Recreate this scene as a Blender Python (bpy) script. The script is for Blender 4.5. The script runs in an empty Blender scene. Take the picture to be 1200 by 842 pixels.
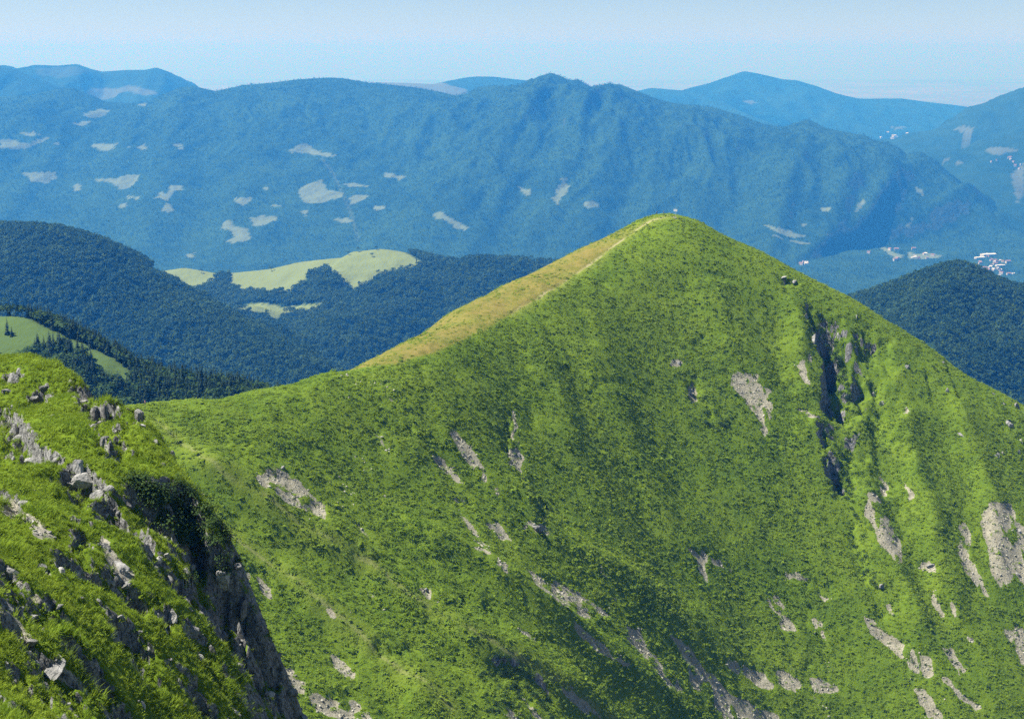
import bpy, bmesh, math, random
import numpy as np
from mathutils import Vector, Matrix

# ------------------------------------------------------------------ camera, sky, sun, exposure
scene = bpy.context.scene
COL = scene.collection
F, CX, CY, EYE = 1648.0, 600.0, 421.0, 60.0        # focal length in photo pixels, photo centre, eye level row
PITCH = math.atan((CY - EYE) / F)
CP, SP = math.cos(PITCH), math.sin(PITCH)
cam_data = bpy.data.cameras.new('camera')
cam_data.sensor_width = 36.0
cam_data.lens = 36.0 * F / 1200.0
cam_data.clip_start, cam_data.clip_end = 0.5, 200000.0
cam = bpy.data.objects.new('camera', cam_data)
cam.location = (0, 0, 0)
cam.rotation_euler = (math.pi / 2 - PITCH, 0, 0)
COL.objects.link(cam)
scene.camera = cam

SUN_AZ, SUN_EL = math.radians(-84.0), math.radians(59.0)   # azimuth from +Y (the view), clockwise
S = Vector((math.sin(SUN_AZ) * math.cos(SUN_EL), math.cos(SUN_AZ) * math.cos(SUN_EL), math.sin(SUN_EL)))
world = bpy.data.worlds.new('World')
scene.world = world
world.use_nodes = True
wn = world.node_tree
sky = wn.nodes.new('ShaderNodeTexSky')
sky.sky_type = 'NISHITA'
sky.sun_disc = False
sky.sun_elevation = SUN_EL
sky.sun_rotation = SUN_AZ
sky.altitude = 1900
sky.air_density = 0.7
sky.dust_density = 0.9
sky.ozone_density = 1.5
bg = wn.nodes['Background']
bg.inputs['Strength'].default_value = 0.05
wn.links.new(sky.outputs[0], bg.inputs['Color'])
sun_data = bpy.data.lights.new('sun', 'SUN')
sun_data.energy = 5.0
sun_data.angle = math.radians(0.53)
sun_data.color = (1.0, 0.96, 0.89)
sun = bpy.data.objects.new('sun', sun_data)
sun.rotation_euler = S.to_track_quat('Z', 'Y').to_euler()
sun.location = (0, 0, 300)
COL.objects.link(sun)
scene.view_settings.view_transform = 'Standard'
scene.view_settings.look = 'None'
scene.view_settings.exposure = 1.22
scene.view_settings.gamma = 1.0
scene.cycles.max_bounces = 6
scene.cycles.diffuse_bounces = 2
scene.cycles.transmission_bounces = 3
scene.cycles.volume_bounces = 0
scene.cycles.use_denoising = False
scene.cycles.use_adaptive_sampling = False

# ------------------------------------------------------------------ geometry helpers (numpy)
def ray(u, v):
    """slopes (x/y, z/y) of the line of sight through a photo pixel"""
    a = (np.asarray(u, float) - CX) / F
    b = (CY - np.asarray(v, float)) / F
    y = CP + b * SP
    return a / y, (-SP + b * CP) / y

def P(u, v, D):
    sx, sz = ray(u, v)
    return np.array([sx * D, D, sz * D])

def project(x, y, z):
    d = y * CP - z * SP
    up = y * SP + z * CP
    d = np.where(d < 1e-3, 1e-3, d)
    return CX + F * x / d, CY - F * up / d

def _hash(ix, iy, seed):
    h = (ix * 374761393 + iy * 668265263 + seed * 1274126177) & 0xFFFFFFFF
    h = ((h ^ (h >> 13)) * 1274126177) & 0xFFFFFFFF
    return (h ^ (h >> 16)) & 0xFFFFFFFF

def perlin(x, y, seed=0):
    x = np.asarray(x, float); y = np.asarray(y, float)
    x0 = np.floor(x).astype(np.int64); y0 = np.floor(y).astype(np.int64)
    fx, fy = x - x0, y - y0
    sx = fx * fx * fx * (fx * (fx * 6 - 15) + 10); sy = fy * fy * fy * (fy * (fy * 6 - 15) + 10)
    def g(ix, iy, dx, dy):
        a = _hash(ix, iy, seed).astype(float) * (2 * math.pi / 4294967296.0)
        return np.cos(a) * dx + np.sin(a) * dy
    n00 = g(x0, y0, fx, fy); n10 = g(x0 + 1, y0, fx - 1, fy)
    n01 = g(x0, y0 + 1, fx, fy - 1); n11 = g(x0 + 1, y0 + 1, fx - 1, fy - 1)
    a = n00 + sx * (n10 - n00); b = n01 + sx * (n11 - n01)
    return (a + sy * (b - a)) * 1.5

def fbm(x, y, wl, octaves=4, seed=0, gain=0.5, ridged=False):
    out = 0; amp = 1.0; tot = 0
    for k in range(octaves):
        n = perlin(x / wl, y / wl, seed + 17 * k)
        if ridged:
            n = 1 - 2 * np.abs(n)
        out = out + amp * n; tot += amp
        amp *= gain; wl *= 0.5
    return out / tot

def tps_fit(pts, lam=0.0):
    pts = np.asarray(pts, float)
    s = 100.0
    X = pts[:, :2] / s; n = len(X)
    r2 = ((X[:, None] - X[None]) ** 2).sum(2)
    K = np.where(r2 > 0, 0.5 * r2 * np.log(r2 + 1e-12), 0) + lam * np.eye(n)
    A = np.zeros((n + 3, n + 3)); A[:n, :n] = K
    A[:n, n] = 1; A[:n, n + 1:] = X; A[n, :n] = 1; A[n + 1:, :n] = X.T
    w = np.linalg.solve(A, np.concatenate([pts[:, 2], np.zeros(3)]))
    def f(x, y):
        x = np.asarray(x, float) / s; y = np.asarray(y, float) / s
        z = w[n] + w[n + 1] * x + w[n + 2] * y
        for i in range(n):
            q = (x - X[i, 0]) ** 2 + (y - X[i, 1]) ** 2
            z = z + w[i] * 0.5 * q * np.log(q + 1e-12)
        return z
    return f

def poly_dist(x, y, line):
    """distance to a plan polyline, signed side (+ right of its direction), position 0..1 along it"""
    best = np.full(x.shape, 1e18); side = np.zeros(x.shape); tt = np.zeros(x.shape)
    line = np.asarray(line, float)
    L = np.concatenate([[0], np.cumsum(np.hypot(*(line[1:, :2] - line[:-1, :2]).T))])
    for i in range(len(line) - 1):
        a, b = line[i, :2], line[i + 1, :2]
        d = b - a; l2 = max((d * d).sum(), 1e-9)
        t = np.clip(((x - a[0]) * d[0] + (y - a[1]) * d[1]) / l2, 0, 1)
        px, py = x - a[0] - t * d[0], y - a[1] - t * d[1]
        q = px * px + py * py
        m = q < best
        best = np.where(m, q, best)
        side = np.where(m, -(d[0] * (y - a[1]) - d[1] * (x - a[0])), side)
        tt = np.where(m, (L[i] + t * math.sqrt(l2)) / L[-1], tt)
    return np.sqrt(best), np.sign(side), tt

def in_poly(u, v, poly):
    out = np.zeros(u.shape, bool)
    n = len(poly)
    for i in range(n):
        x0, y0 = poly[i]; x1, y1 = poly[(i + 1) % n]
        if y0 == y1: continue
        c = ((y0 > v) != (y1 > v)) & (u < (x1 - x0) * (v - y0) / (y1 - y0) + x0)
        out ^= c
    return out

def sstep(a, b, t):
    t = np.clip((t - a) / (b - a), 0, 1)
    return t * t * (3 - 2 * t)

def blur(m, n=1):
    for _ in range(n):
        q = np.pad(m, 1, mode='edge')
        m = (q[:-2, 1:-1] + q[2:, 1:-1] + q[1:-1, :-2] + q[1:-1, 2:] + 2 * q[1:-1, 1:-1]) / 6
    return m

class Field:
    """a height field on a regular grid (rows = y, columns = x)"""
    def __init__(s, x0, x1, y0, y1, step, fn=None, stepy=None):
        stepy = stepy or step
        s.xs = np.arange(x0, x1 + step * .5, step); s.ys = np.arange(y0, y1 + stepy * .5, stepy)
        s.sx, s.sy = step, stepy
        s.X, s.Y = np.meshgrid(s.xs, s.ys)
        s.Z = fn(s.X, s.Y) if fn else np.zeros(s.X.shape)
        s.att = {}
    def at(s, x, y, A=None):
        A = s.Z if A is None else A
        fx = np.clip((np.asarray(x, float) - s.xs[0]) / s.sx, 0, len(s.xs) - 1.001)
        fy = np.clip((np.asarray(y, float) - s.ys[0]) / s.sy, 0, len(s.ys) - 1.001)
        ix, iy = fx.astype(int), fy.astype(int)
        fx, fy = fx - ix, fy - iy
        return (A[iy, ix] * (1 - fx) * (1 - fy) + A[iy, ix + 1] * fx * (1 - fy)
                + A[iy + 1, ix] * (1 - fx) * fy + A[iy + 1, ix + 1] * fx * fy)
    def uv(s):
        return project(s.X, s.Y, s.Z)
    def normal(s):
        gy, gx = np.gradient(s.Z, s.sy, s.sx)
        l = np.sqrt(gx * gx + gy * gy + 1)
        return -gx / l, -gy / l, 1 / l
    def facing(s):
        nx, ny, nz = s.normal()
        return (-(nx * s.X + ny * s.Y + nz * s.Z)) > 0
    def hit(s, u, v, d0=None, d1=None):
        sx, sz = ray(u, v)
        D = np.arange(d0 or s.ys[0], d1 or s.ys[-1], min(s.sy, 4) * .5)
        ok = (sx * D >= s.xs[0]) & (sx * D <= s.xs[-1])
        h = s.at(sx * D, D) - sz * D
        k = np.nonzero((h > 0) & ok)[0]
        if len(k) == 0:
            k = [int(np.argmax(np.where(ok, h, -1e9)))]
        d = D[k[0]]
        return np.array([sx * d, d, float(s.at(sx * d, d))])
    def line(s, pts, **k):
        return np.array([s.hit(u, v, **k) for u, v in pts])
    def silhouette(s, us, d0=None, d1=None):
        out = []
        for u in us:
            sx, _ = ray(u, 300.0)
            D = np.arange(d0 or s.ys[0], d1 or s.ys[-1], s.sy)
            # x/y depends slightly on v: two rounds
            z = s.at(sx * D, D); ok = (sx * D >= s.xs[0]) & (sx * D <= s.xs[-1])
            e = np.where(ok, z / D, -9); k = int(e.argmax())
            uu, vv = project(sx * D[k], D[k], z[k]); out.append((float(uu), float(vv), float(D[k])))
        return out

def add_wall(f, pts, H, w, rec, side=1, taper=.12, world=False, rough=1.6, seed=5):
    """a rock step: the ground on one side of the line drops by H within w metres and comes back over rec metres"""
    ln = np.asarray(pts, float) if world else f.line(pts)
    pad = rec * 3
    x0, x1 = ln[:, 0].min() - pad, ln[:, 0].max() + pad; y0, y1 = ln[:, 1].min() - pad, ln[:, 1].max() + pad
    ix = slice(max(0, int((x0 - f.xs[0]) / f.sx)), max(1, int((x1 - f.xs[0]) / f.sx) + 2))
    iy = slice(max(0, int((y0 - f.ys[0]) / f.sy)), max(1, int((y1 - f.ys[0]) / f.sy) + 2))
    X, Y = f.X[iy, ix], f.Y[iy, ix]
    if X.size == 0: return
    wx = X + rough * w * fbm(X, Y, 4 * w, 4, seed, .65); wy = Y + rough * w * fbm(X, Y, 4 * w, 4, seed + 9, .65)
    d, sg, t = poly_dist(wx, wy, ln)
    d = d * sg * side
    e = sstep(0, taper, t) * sstep(0, taper, 1 - t) if taper else 1.0
    hh = H * e * np.clip(.75 + .9 * fbm(X, Y, 4 * w, 3, seed + 3), 0, 1.6)
    dz = np.where(d > 0, sstep(0, w, d) * np.exp(-(np.maximum(d - w, 0) / rec) ** 1.5), 0)
    f.Z[iy, ix] -= hh * dz

# ------------------------------------------------------------------ the land near by: grassy peak and the rib in front
SIL = [(150, 474, 468), (175, 472, 470), (200, 468, 475), (250, 465, 484), (300, 457, 492), (333, 448, 500), (367, 440, 512), (400, 434, 528), (420, 430, 545),
       (450, 413, 565), (500, 388, 600), (550, 358, 635), (617, 322, 680), (653, 305, 700), (700, 283, 722), (725, 271, 732), (750, 260, 742),
       (765, 255, 748), (780, 253, 752), (800, 255.5, 755), (820, 261, 756), (850, 277, 755), (880, 289, 753), (900, 298.5, 751), (927, 313, 748), (965, 332, 744), (1000, 348.5, 740),
       (1040, 373, 736), (1083, 397.5, 731), (1133, 433, 725), (1165, 450, 721), (1200, 468, 717), (1260, 502, 710), (1330, 545, 700)]
FACE = [(745, 270, 735), (720, 287, 712), (687, 312, 690), (653, 335, 660), (600, 367, 622), (567, 387, 598), (517, 410, 566), (467, 425, 540),
        (780, 350, 690), (780, 450, 638), (780, 550, 592), (780, 650, 549), (780, 750, 506), (780, 842, 470), (780, 930, 440),
        (600, 450, 572), (600, 550, 524), (600, 650, 476), (600, 750, 432), (600, 842, 397), (600, 930, 370),
        (430, 500, 496), (430, 560, 474), (430, 650, 438), (430, 750, 401), (430, 842, 368), (430, 930, 345),
        (300, 520, 455), (300, 580, 434), (300, 660, 408), (300, 750, 376), (300, 842, 346), (200, 520, 440), (200, 580, 416), (200, 660, 388), (200, 842, 330),
        (0, 480, 440), (0, 560, 400), (0, 700, 345), (-100, 470, 420), (200, 1000, 290), (430, 1100, 310),
        (950, 420, 690), (950, 520, 642), (950, 620, 602), (950, 720, 566), (950, 842, 528), (950, 930, 505),
        (1100, 500, 674), (1100, 600, 627), (1100, 700, 587), (1100, 842, 537), (1200, 550, 668), (1200, 650, 620), (1200, 750, 582), (1200, 842, 548),
        (1330, 650, 650), (1330, 842, 570), (1330, 930, 545)]
FIX = globals().get('FIX', [0.0] * len(SIL))
ctrl = [P(u, v, D) for u, v, D in SIL + FACE]
back = []
for (u, v, D), dz in zip(SIL, FIX):
    q = P(u, v, D); out = np.array([q[0] - 40 if u < 780 else q[0] + 8, 0, 0])
    k = np.array([-.55, .83]) if u < 760 else np.array([.12, .99])
    back.append((q[0] + k[0] * 70, q[1] + k[1] * 70, q[2] - 62 + (14 if 400 < u < 760 else 0)))
ctrl = np.array([c for c in ctrl] + back[::2])
peak_fn = tps_fit(ctrl, 2e-3)

def peak_base(X, Y):
    return peak_fn(X, Y)

peak = Field(-175, 320, 235, 800, 0.75, peak_base)
_us = np.array([s[0] for s in SIL], float)
_tv = np.array([s[1] for s in SIL], float)
for _it in range(4):                                   # trim the crest to its surveyed outline
    got = peak.silhouette(_us, 380)
    for (u, v, D), (gu, gv, gd) in zip(SIL, got):
        e = (gv - v) * gd / F                          # metres to raise
        sx, _ = ray(u, v)
        w = 14 if 140 < u < 1300 else 20
        peak.Z += 0.8 * e * np.exp(-(((peak.X - sx * gd) / w) ** 2 + ((peak.Y - gd) / 45.0) ** 2))
PEAK0 = peak.Z.copy()

SCREE = [
 [(853,441),(866,436),(888,437),(886,450),(907,457),(906,480),(903,497),(899,512),(893,498),(878,480),(870,465),(857,455)],
 [(602,480),(607,495),(605,502),(610,525),(615,535),(611,545),(617,565),(609,548),(600,545),(595,532),(600,510)],
 [(617,612),(625,606),(640,616),(643,626),(630,623),(613,620)],
 [(615,666),(635,676),(661,684),(685,695),(702,712),(716,721),(699,724),(676,716),(655,704),(641,692),(624,678)],
 [(535,623),(552,640),(569,643),(589,656),(601,669),(608,684),(592,670),(575,658),(558,646)],
 [(670,727),(687,741),(710,756),(739,779),(725,775),(699,762),(676,743)],
 [(736,733),(754,735),(760,753),(771,770),(788,790),(803,808),(783,804),(768,787),(751,763),(736,748)],
 [(785,741),(803,753),(817,770),(823,779),(846,799),(870,826),(894,842),(850,842),(832,815),(808,803),(806,779)],
 [(850,808),(879,822),(908,836),(917,845),(885,845),(867,826)],
 [(850,776),(876,778),(894,787),(908,801),(902,806),(879,796),(859,788)],
 [(908,787),(923,787),(943,801),(932,809),(914,797)],
 [(946,790),(967,795),(984,810),(961,811),(949,802)],
 [(898,700),(911,696),(920,708),(920,717),(932,728),(934,740),(914,738),(914,720),(902,710)],
 [(949,719),(964,725),(964,737),(969,749),(955,741)],
 [(1010,721),(1025,728),(1048,746),(1071,760),(1089,772),(1095,790),(1080,792),(1060,777),(1039,756),(1022,742)],
 [(1012,579),(1022,577),(1032,590),(1040,610),(1055,630),(1057,646),(1052,660),(1042,648),(1035,642),(1025,620),(1015,600)],
 [(1157,586),(1187,587),(1191,600),(1190,612),(1200,612),(1225,640),(1225,700),(1200,685),(1185,673),(1176,690),(1159,670),(1153,652),(1156,629),(1147,617)],
 [(1122,615),(1132,610),(1135,625),(1139,652),(1150,679),(1162,698),(1150,699),(1142,682),(1124,652)],
 [(1077,658),(1092,658),(1098,671),(1086,672)],
 [(1104,757),(1115,756),(1121,772),(1131,784),(1124,791),(1112,776)],
 [(1072,804),(1083,808),(1101,825),(1107,845),(1080,845),(1080,825)],
 [(1177,734),(1200,734),(1225,750),(1225,790),(1200,775),(1188,750)],
 [(1107,790),(1130,815),(1150,830),(1146,834),(1126,819),(1104,795)],
 [(908,667),(937,674),(949,680),(938,682),(915,672)],
 [(1089,687),(1098,708),(1107,725),(1103,726),(1092,710)],
 [(803,642),(829,646),(843,658),(846,666),(834,658),(826,660),(829,686),(820,669),(815,652)],
 [(325,545),(345,560),(378,588),(382,606),(355,596),(320,577),(298,558)],
 [(286,669),(300,672),(318,695),(315,702),(295,688)],
 [(328,776),(344,785),(361,802),(385,819),(413,819),(440,845),(402,845),(373,830),(344,804)],
 [(384,764),(399,772),(420,790),(407,794),(390,780)],
 [(373,708),(384,714),(411,738),(399,736)],
 [(488,686),(506,692),(521,701),(506,706)],
 [(644,784),(661,802),(685,819),(707,842),(687,835),(667,814)],
 [(607,735),(621,738),(633,750),(618,748)],
 [(505,532),(525,541),(538,557),(542,568),(525,556),(510,541)],
 [(527,582),(547,586),(534,590)],
 [(572,611),(584,616),(599,635),(584,627)],
 [(940,423),(950,411),(951,428),(944,438),(952,450),(944,449),(937,437),(934,428)],
 [(932,475),(947,481),(961,491),(952,490)],
 [(790,420),(799,424),(795,432),(786,428)],
 [(803,455),(812,452),(816,466),(808,470)],
 [(1110,700),(1118,706),(1120,722),(1112,716)],[(1135,742),(1142,745),(1138,752)],
 [(1036,705),(1044,708),(1050,722),(1044,722)],
 [(955,690),(972,700),(966,703)],[(1030,560),(1036,566),(1040,580),(1034,578)],[(1062,566),(1072,580),(1066,588)],
 [(1060,475),(1066,476),(1067,484),(1061,483)],
]
PATH_CREST = [(790,254),(765,258),(745,269),(720,287),(703,300),(687,312),(668,324),(653,336),(628,350),(600,367)]
PATH_SLOPE = [(183,492),(197,505),(212,518),(238,536),(262,553),(300,576),(338,601),(379,627),(431,656),(474,690),(506,712),(546,736),(601,766),(640,790),(690,820),(730,846)]
PATH_SLOPE2 = [(200,560),(240,600),(290,640),(335,672),(380,706),(430,748),(480,790),(530,830)]
TAN = [(430,431),(405,434),(450,411),(550,354),(650,303),(720,271),(760,256),(785,254),(765,258),(745,269),(720,287),(687,312),(653,335),(600,367),(567,387),(517,410),(467,425)]

# broad relief, gullies, turf edges
f = peak
f.Z += 2.6 * fbm(f.X, f.Y, 60, 3, 3) * sstep(0, 40, PEAK0[0].max() * 0 + np.clip(720 - f.Y, 0, 200))
# ribs and runnels that follow the fall line of the big face
ang = np.radians(20)
q = f.X * math.cos(ang) + f.Y * math.sin(ang); p_ = -f.X * math.sin(ang) + f.Y * math.cos(ang)
face_w = sstep(735, 690, f.Y)
f.Z += face_w * (2.0 * fbm(q + 5 * fbm(f.X, f.Y, 40, 2, 8), p_ * .30, 26, 3, 21) + .9 * fbm(f.X, f.Y, 10, 3, 31))
f.Z += .26 * fbm(f.X, f.Y, 3.6, 2, 41)
# ribs that run down the face to the lower right, hollows between them
for ln, h, w_ in [(PATH_SLOPE, 3.2, 7), ([(300,640),(360,690),(430,745),(480,790),(530,845)], 3.0, 7), ([(440,590),(520,640),(620,695),(700,755),(760,800),(810,845)], 3.4, 7),
                  ([(560,560),(640,620),(740,690),(850,760),(960,842)], 3.2, 9), ([(960,495),(1000,540),(1018,590),(1035,640),(1060,700),(1100,770)], 3.6, 7),
                  ([(1040,392),(1052,440),(1062,500),(1080,570),(1105,660),(1140,760)], 3.6, 7), ([(1120,445),(1140,520),(1165,600),(1180,700)], 3.4, 7),
                  ([(690,380),(705,440),(735,520),(790,610),(860,690)], 3.2, 10), ([(830,320),(850,380),(872,425)], 2.2, 9), ([(500,480),(560,540),(640,600)], 2.6, 9),
                  ([(925,340),(938,400),(940,450),(948,480)], 3.5, 6), ([(640,400),(650,470),(680,540)], 2.4, 9), ([(985,365),(996,420),(1004,480),(1012,530)], 4.0, 5)]:
    L = f.line(ln); d, sg, t = poly_dist(f.X + 5 * fbm(f.X, f.Y, 22, 3, int(h * 90)), f.Y + 5 * fbm(f.X, f.Y, 22, 3, int(h * 70)), L)
    e = sstep(0, .2, t) * sstep(0, .15, 1 - t) * (.8 + .6 * fbm(f.X, f.Y, 30, 2, int(h * 50)))
    f.Z += h * e * (1.5 * np.exp(-(d / w_) ** 2) - .6 * np.exp(-((d * sg - 1.9 * w_) / (1.1 * w_)) ** 2))
# dark gully with the rock face, the buttress under it, the two thinner gullies to the right
add_wall(f, [(944,350),(948,372),(953,392),(960,415),(963,440),(962,465),(960,487)], 22, 3.0, 26, -1, .3, rough=2.2)
add_wall(f, [(950,486),(956,505),(963,528),(968,552),(974,578)], 19, 3.0, 22, -1, .3, rough=2.2)
add_wall(f, [(932,474),(950,484),(968,496),(988,516),(1004,538)], -4, 5, 9, 1, .25)
add_wall(f, [(1001,362),(1006,385),(1010,405),(1016,440),(1022,470),(1028,500)], 3.2, 2.5, 7, -1, .15)
add_wall(f, [(1105,415),(1110,435),(1117,455),(1120,475)], 2.5, 2, 6, -1, .2)
add_wall(f, [(908,322),(922,324),(936,330)], 3, 1.8, 5, 1, .2)
add_wall(f, [(1082,430),(1086,452),(1088,474)], 2.5, 2, 5, -1, .2)
add_wall(f, [(555,775),(575,764),(600,764),(618,774),(642,800),(658,835)], 3, 2.5, 14, 1, .2)
add_wall(f, [(800,440),(815,445),(830,470),(842,500)], 3, 3, 6, 1, .2)
for ln, h in [([(602,480),(600,500),(598,520),(596,540)], 2.5), ([(690,445),(702,440),(716,441),(732,448)], 1.4), ([(508,532),(528,540)], 1.4),
              ([(526,580),(552,584)], 1.6), ([(300,548),(345,556)], 1.2), ([(270,510),(290,512),(300,518)], 1.0), ([(640,588),(646,600),(640,612)], 2.0),
              ([(832,318),(850,321),(865,325)], 1.1), ([(845,325),(852,330)], .8), ([(460,486),(478,490),(490,500)], 1.2), ([(425,500),(440,496),(455,500)], 1.0),
              ([(620,740),(645,744),(660,752)], 1.2), ([(487,676),(500,684),(520,700),(531,702),(540,690)], 1.8), ([(895,664),(930,672),(960,680),(985,682)], 1.5),
              ([(1000,600),(1004,620),(1012,650),(1020,680),(1026,690)], 3.0), ([(1030,700),(1050,735),(1072,752)], 1.2), ([(850,774),(880,775),(905,790)], 1.6),
              ([(755,512),(775,516)], 1.0), ([(630,670),(662,676),(690,690)], 1.6), ([(803,640),(832,644)], 1.4), ([(250,500),(262,515),(275,522)], .8),
              ([(1060,640),(1075,655),(1090,655)], 1.5), ([(380,812),(408,806),(420,810)], 1.4), ([(292,662),(318,668)], 2.2), ([(436,740),(462,756),(478,745)], 2.0)]:
    add_wall(f, ln, h, .9, 4.5, 1, .2, rough=2.2, seed=int(ln[0][0]))

# little turf steps all over the face, roughly along the contours
_r = np.random.default_rng(55); _gy, _gx = np.gradient(blur(f.Z, 8), f.sy, f.sx)
for _k in range(150):
    a, b = _r.uniform(170, 1230), _r.uniform(290, 850)
    if b < np.interp(a, [s[0] for s in SIL], [s[1] for s in SIL]) + 22: continue
    h0 = f.hit(a, b); gx_, gy_ = float(f.at(h0[0], h0[1], _gx)), float(f.at(h0[0], h0[1], _gy))
    up = math.atan2(gy_, gx_) - math.pi / 2 + _r.normal(0, .5); L = _r.uniform(3, 12)
    d_ = np.array([math.cos(up), math.sin(up)]); o_ = np.array([math.cos(up + 1.57), math.sin(up + 1.57)]) * _r.uniform(-.18, .18) * L
    add_wall(f, [(*(h0[:2] - d_ * L), 0), (*(h0[:2] - d_ * L * .3 + o_), 0), (*(h0[:2] + d_ * L * .3 + o_ * .6), 0), (*(h0[:2] + d_ * L), 0)], _r.uniform(.35, 1.25), .8, _r.uniform(2.5, 6), 1, .3, world=True, rough=2.0, seed=_k)

def mask_of(field, polys, jit, seed):
    u, v = field.uv()
    wl = max(12, 6 * field.sx) if field.sx > .5 else 4
    ju = u + jit * fbm(field.X, field.Y, wl, 4, seed, .65); jv = v + jit * fbm(field.X, field.Y, wl, 4, seed + 5, .65)
    fc = field.facing()
    m = np.zeros(u.shape)
    for pl in polys:
        pl = np.asarray(pl, float)
        x0, y0 = pl.min(0) - 6; x1, y1 = pl.max(0) + 6
        k = np.nonzero((u > x0) & (u < x1) & (v > y0) & (v < y1) & fc)
        if len(k[0]):
            m[k] = np.maximum(m[k], in_poly(ju[k], jv[k], pl))
    return m

_m = mask_of(f, SCREE, 9.0, 61)
_a, _b = .75 * f.X - .65 * f.Y, .65 * f.X + .75 * f.Y          # thin eroded streaks down the fall line low on the face
_st = sstep(.30, .40, fbm(_a * .20 + 3 * fbm(f.X, f.Y, 15, 2, 65), _b, 8, 3, 64)) * sstep(-.10, .12, fbm(f.X, f.Y, 45, 2, 66)) * sstep(560, 500, f.Y) * sstep(-70, -30, f.X) * f.facing()
_m = np.maximum(_m, _st)
_m *= sstep(-.34, -.04, fbm(f.X, f.Y * .45, 5, 3, 63)); scree = blur(_m, 1)
f.Z -= 1.0 * blur(_m, 2) * (0.8 + .6 * fbm(f.X, f.Y, 12, 2, 71))
f.att['scree'] = np.clip(scree * 1.25, 0, 1)
tan = mask_of(f, [TAN], 3.0, 81)
u_, v_ = f.uv()
tan = blur(tan, 3) * sstep(775, 690, u_) * (.85 + .35 * fbm(f.X, f.Y, 15, 3, 83))
f.att['tan'] = np.clip(tan, 0, 1)
pm = np.zeros(f.X.shape); pw = np.zeros(f.X.shape)
for ln, w, a in [(PATH_CREST, .8, 1.0), (PATH_SLOPE, .7, .42), (PATH_SLOPE2, .6, .45)]:
    L = f.line(ln)
    d, sg, t = poly_dist(f.X + .8 * fbm(f.X, f.Y, 9, 2, 91), f.Y + .8 * fbm(f.X, f.Y, 9, 2, 92), L)
    brk = sstep(-.35, .15, fbm(f.X, f.Y, 14, 2, 93))
    pm = np.maximum(pm, a * .62 * sstep(w * 1.5, w * .3, d) * (.12 + .88 * brk))
    pw = np.maximum(pw, a * sstep(6.5, .5, d + 1.5 * fbm(f.X, f.Y, 8, 2, 94)))
    f.Z -= .35 * sstep(w * 1.8, w * .5, d)
f.att['path'] = pm; f.att['pale'] = pw
nz = f.normal()[2]
f.att['rock'] = np.clip(sstep(.42, .30, nz + .10 * fbm(f.X, f.Y, 6, 3, 95)), 0, 1)

# ------------------------------------------------------------------ the rib in front, at the left
RIB = [(-90, 415, 190), (0, 423, 172), (40, 418, 165), (75, 430, 158), (100, 452, 153), (130, 460, 150), (155, 478, 148), (170, 495, 146), (200, 535, 143), (250, 600, 138), (288, 662, 134), (300, 715, 133.5), (320, 760, 133.5), (345, 800, 134), (353, 842, 135), (372, 935, 137)]
RIN = [(0, 500, 142), (0, 600, 112), (0, 700, 92), (0, 842, 74), (0, 930, 65), (-100, 600, 110), (-100, 800, 78), (100, 550, 130), (100, 650, 112), (100, 750, 98), (100, 842, 88),
       (200, 650, 123), (179, 663, 118), (239, 700, 122), (288, 764, 122), (318, 826, 121), (200, 750, 111), (200, 842, 102), (280, 842, 111), (200, 930, 94), (330, 935, 112), (60, 470, 155)]
rc = [P(*a) for a in RIB + RIN] + [(0, -6, -1.7), (0, 0, -1.7), (-25, 0, -10), (25, 0, -12), (0, 24, -16), (-12, 45, -27), (20, 40, -34), (-60, 60, -28), (8, 85, -58), (34, 120, -112), (10, 190, -112), (34, 60, -66), (15, 150, -112)]
rib_fn = tps_fit(np.array(rc), 1e-3)
RIBLINE = np.array([P(*a) for a in RIB])
rib = Field(-84, 34, 36, 196, 0.22)
def rib_base(X, Y):
    z = rib_fn(X, Y)
    d, sg, t = poly_dist(X + 1.6 * fbm(X, Y, 9, 3, 97), Y + 1.6 * fbm(X, Y, 9, 3, 98), RIBLINE)
    d = d * -sg                                     # + beyond the crest line
    return z - np.where(d > 0, 1.9 * np.maximum(d - .6, 0) * sstep(0, 3, d) , 0)
rib.Z = rib_base(rib.X, rib.Y)
g = rib
g.Z0 = g.Z.copy()

g.Z += .9 * fbm(g.X, g.Y, 14, 3, 103) * sstep(0, 3, np.abs(g.X) + np.abs(g.Y))
u_, v_ = g.uv()
sx_ = g.X * .35 + g.Y * .05
g.Z += (.38 * fbm(g.X * .30, g.Y + .35 * g.X, 3.0, 3, 104) + .16 * fbm(g.X * .35, g.Y + .35 * g.X, 1.3, 2, 105)) * sstep(0, 6, np.abs(g.X) + np.abs(g.Y))
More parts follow.
